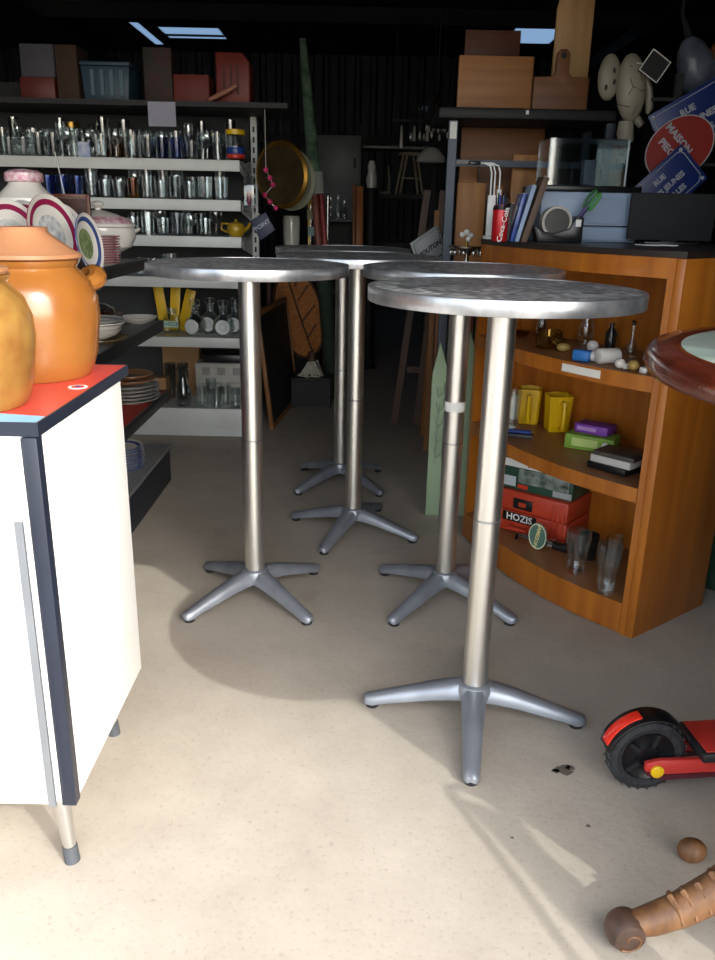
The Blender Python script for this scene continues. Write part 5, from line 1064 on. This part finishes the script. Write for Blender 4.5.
part('hook_wire', MB().tube([(-.045, -.012, .26), (-.04, -.012, .64)], .002, 5), wr, gs); part('hook_wire', MB().tube([(-.075, -.02, .24), (-.065, -.012, .5)], .002, 5), wr, gs)
# green planter at the right edge
gp = thing('planter', 'dark green planter on the floor beyond the orange side panel', 'planter', (1.305, 2.68, 0))
part('tub', MB().lathe([(0, 0), (.09, 0), (.10, .01), (.13, .22), (.14, .225), (.14, .25), (.125, .25), (.09, .02), (0, .02)], 28), mat('dark_green_glaze', '1f3a2c', .3, var=.15), gp); part('soil', MB().lathe([(0, .20), (.119, .20), (.119, .21), (0, .21)], 24), mat('soil', '2a211a', .9), gp)
# ================================================================== FOREGROUND RIGHT: PEDESTAL TABLE
MAH = wood('mahogany', '5e2718', '421a10', .25, 4, 0, coat=.5); MARB = mat('pale_green_marble', 'b7c3b4', .18, col2='8fa39a', scale=5, stretch=(1, 4, 1), coat=.3)
WALN = wood('carved_walnut', '7c5634', '55371f', .5, 6)
pt = thing('pedestal_table', 'round mahogany rimmed table with pale marble inlay, right foreground', 'table', (.875, 1.16, 0), rz(R(0)))
part('rim', MB().lathe([(.386, 1.022), (.41, 1.014), (.432, 1.021), (.440, 1.036), (.437, 1.052), (.428, 1.060), (.39, 1.062), (.386, 1.060)], 84, close=True), MAH, pt, smooth=60)
part('inlay', MB().lathe([(0, 1.022), (.3855, 1.022), (.3855, 1.0605), (0, 1.0615)], 72), MARB, pt)
part('under_plate', MB().lathe([(0, 1.0), (.18, 1.0), (.2, 1.0135), (0, 1.0135)], 28), MAH, pt)
part('column', MB().lathe([(0, .22), (.05, .22), (.065, .26), (.04, .32), (.05, .45), (.065, .55), (.05, .65), (.035, .72), (.035, .85), (.055, .93), (.065, .9995), (0, .9995)], 32), WALN, pt)
path = ((.04, .285, .03, .06), (.10, .25, .032, .05), (.165, .165, .032, .042), (.22, .11, .031, .036), (.28, .073, .029, .031), (.335, .052, .026, .027), (.362, .046, .022, .024))
secs = []
for r, z, hw, hh in path:
    secs.append([(r + hh * .45 * math.cos(a), hw * math.sin(a), z + hh * .9 * math.cos(a)) for a in [2 * PI * i / 14 for i in range(14)]])
lgm = MB().loft(secs).mesh('carved_leg', WALN, smooth=60)
scr = MB().lathe([(0, -.026), (.012, -.028), (.028, -.024), (.035, -.012), (.035, .012), (.028, .024), (.012, .028), (0, .026)], 24, 0, Matrix.Translation((.378, 0, .0355)) @ Matrix.Rotation(PI / 2, 4, 'X')).mesh('scroll_foot', mat('dark_walnut', '5b4234', .45, col2='352720', scale=20))
rgs = [MB().tube([(.378 + (.006 + .0022 * i) * math.cos(i * .6), s * .0272, .0355 + (.006 + .0022 * i * .9) * math.sin(i * .6)) for i in range(10)], .0025, 6).mesh('scroll_line', WALN) for s in (-1, 1)]
cvs = []
for i in range(7):
    t_ = i / 6; r_ = .30 - .14 * t_; z_ = .098 + .125 * t_ * t_ + .03 * t_
    cvs.append(MB().tube([(r_ - .012, -.030, z_ - .03), (r_ - .004, -.018, z_ - .004), (r_ + .004, 0, z_ + .006), (r_ - .004, .018, z_ - .004), (r_ - .012, .030, z_ - .03)], [.003, .005, .006, .005, .003], 6).mesh('leaf_carving', WALN))
for k in range(3):
    l = link('carved_leg', lgm, pt, (0, 0, 0), rz(R(186 + 120 * k))); link('scroll_foot', scr, l)
    for m_ in rgs: link('scroll_line', m_, l)
    for m_ in cvs: link('leaf_carving', m_, l)
single('wooden_ball', MB().ball((0, 0, .026), .03, .024, .026, 16), WALN, 'small brown wooden ball on the floor behind the carved table leg', 'ball', (.70, 1.325, 0))

# ================================================================== KICK SCOOTER
RS = mat('scooter_red', 'b8322c', .35, var=.05); TYRE = mat('scooter_tyre', '222325', .75, var=.2, scale=50, bump=.4, bscale=120); DKR = mat('scooter_dark_red', '4a1420', .4)
sct = thing('kick_scooter', 'red and black electric kick scooter, rear wheel towards the tables', 'scooter', (.672, 1.555, 0), rz(R(6)))
sct.scale = (.84, .84, .84)
RX = Matrix.Rotation(PI / 2, 4, 'X')
def wheel(x, nm):
    w_ = part(nm, MB().lathe([(.074, -.02), (.09, -.026), (.103, -.02), (.108, -.008), (.108, .008), (.103, .02), (.09, .026), (.074, .02)], 40, 0, Matrix.Translation((x, 0, .108)) @ RX, close=True), TYRE, sct)
    part('wheel_rim', MB().lathe([(0, -.02), (.03, -.022), (.035, -.012), (.062, -.012), (.0735, -.019), (.0735, .019), (.062, .012), (.035, .012), (.03, .022), (0, .02)], 32, 0, Matrix.Translation((x, 0, .108)) @ RX), BLACKP, w_)
    tm = MB()
    for i in range(26):
        a = 2 * PI * i / 26
        for s in (-1, 1): tm.box(-.0035, .0035, s * .012 - .009, s * .012 + .009, .1065, .1086, 0, Matrix.Translation((x, 0, .108)) @ Matrix.Rotation(a + s * .05, 4, 'Y') @ Matrix.Rotation(s * .4, 4, 'Z'))
    part('tread', tm, mat('worn_tyre', '4a4a49', .8), w_)
    for i in range(5):
        a = 2 * PI * i / 5; part('spoke', MB().box(.03, .07, -.0235, -.0125, -.006, .006, 0, Matrix.Translation((x, 0, .108)) @ Matrix.Rotation(a, 4, 'Y')), DARK, w_)
    return w_
wheel(0, 'rear_wheel'); wheel(.93, 'front_wheel')
def arcpts(r, a0, a1, n): return [(r * math.cos(R(a0 + (a1 - a0) * i / n)), .108 + r * math.sin(R(a0 + (a1 - a0) * i / n))) for i in range(n + 1)]
def fend(r0, r1, a0, a1, hw, n=16):
    o = arcpts(r1, a0, a1, n); i_ = arcpts(r0, a0, a1, n)
    return MB().prism(o + i_[::-1], -hw, hw, 0, RX)
fd = part('rear_fender', fend(.114, .121, 168, 22, .032), BLACKP, sct, bevel=.003)
part('brake_light', fend(.1213, .1255, 162, 104, .017), mat('tail_light_red', 'e0301f', .25, coat=.5), fd, bevel=.0015)
part('fender_skirt', MB().prism(arcpts(.1205, 155, 24, 14) + arcpts(.088, 150, 30, 14)[::-1], -.0335, -.0325, 0, RX), BLACKP, fd)
for s in (-1, 1):
    a_ = part('swing_arm', MB().prism([(-.02, .085), (.02, .072), (.34, .072), (.34, .112), (.02, .118), (-.02, .11)], s * .045 - .008, s * .045 + .008, 0, RX), RS, sct, bevel=.004)
    part('arm_underside', MB().prism([(-.018, .0845), (.02, .0715), (.34, .0715), (.34, .06), (.03, .055), (-.012, .07)], s * .045 - .0075, s * .045 + .0075, 0, RX), DKR, a_)
    part('reflector', MB().lathe([(0, .0), (.018, 0), (.018, .006), (.014, .008), (0, .008)], 20, 0, Matrix.Translation((.012, s * .053 if s > 0 else -.053, .086)) @ Matrix.Rotation(PI / 2 * (1 if s < 0 else -1), 4, 'X')), mat('amber_reflector', 'e0b413', .3), a_)
part('deck', MB().box(.125, .66, -.075, .075, .118, .148), mat('deck_black', '1c1c1e', .5), sct, bevel=.006)
part('deck_mat', MB().box(.135, .65, -.068, .068, .1485, .152), RS, sct, bevel=.001)
part('deck_neck', MB().bar((.64, 0, .135), (.86, 0, .26), .06, .05), BLACKP, sct); part('stem', MB().tube([(.90, 0, .13), (.80, 0, 1.02)], .02, 14), BLACKP, sct)
part('fork', MB().box(.895, .925, -.045, .045, .2195, .235), BLACKP, sct); part('fork_leg', MB().box(.90, .935, -.044, -.034, .09, .219), BLACKP, sct); part('fork_leg', MB().box(.90, .935, .034, .044, .09, .219), BLACKP, sct)
part('handlebar', MB().tube([(.80, -.23, 1.03), (.80, .23, 1.03)], .013, 12), BLACKP, sct)
# ================================================================== UNSEEN CHAIR added beside the doorway to throw the looped shadow
fc = thing('shadow_chair', 'unseen tubular chair added by the right door jamb to cast the looped shadow', 'chair', (1.15, .44, 0))
rail = [(.70, .0), (.972, .581), (1.083, .791), (1.165, .955), (1.185, .978), (1.215, .985), (1.235, .96), (1.238, .90), (1.19, .823), (1.155, .68), (1.05, .35), (.95, .0)]
part('tube_frame', MB().tube([(x - 1.15, 0, max(z, .012)) for x, z in rail], .0105, 10), CHROME, fc)
part('back_panel', MB().prism([(1.175 - 1.15, .945), (1.112 - 1.15, .785), (1.03 - 1.15, .6), (.93 - 1.15, .38), (1.05 - 1.15, .38), (1.147 - 1.15, .68), (1.182 - 1.15, .825), (1.228 - 1.15, .90)], -.006, .006, 0, RX), mat('chair_cloth', '5a6470', .8), fc)
part('cross_tube', MB().tube([(.845 - 1.15, .0, .30), (1.03 - 1.15, 0, .30)], .009, 8), CHROME, fc)
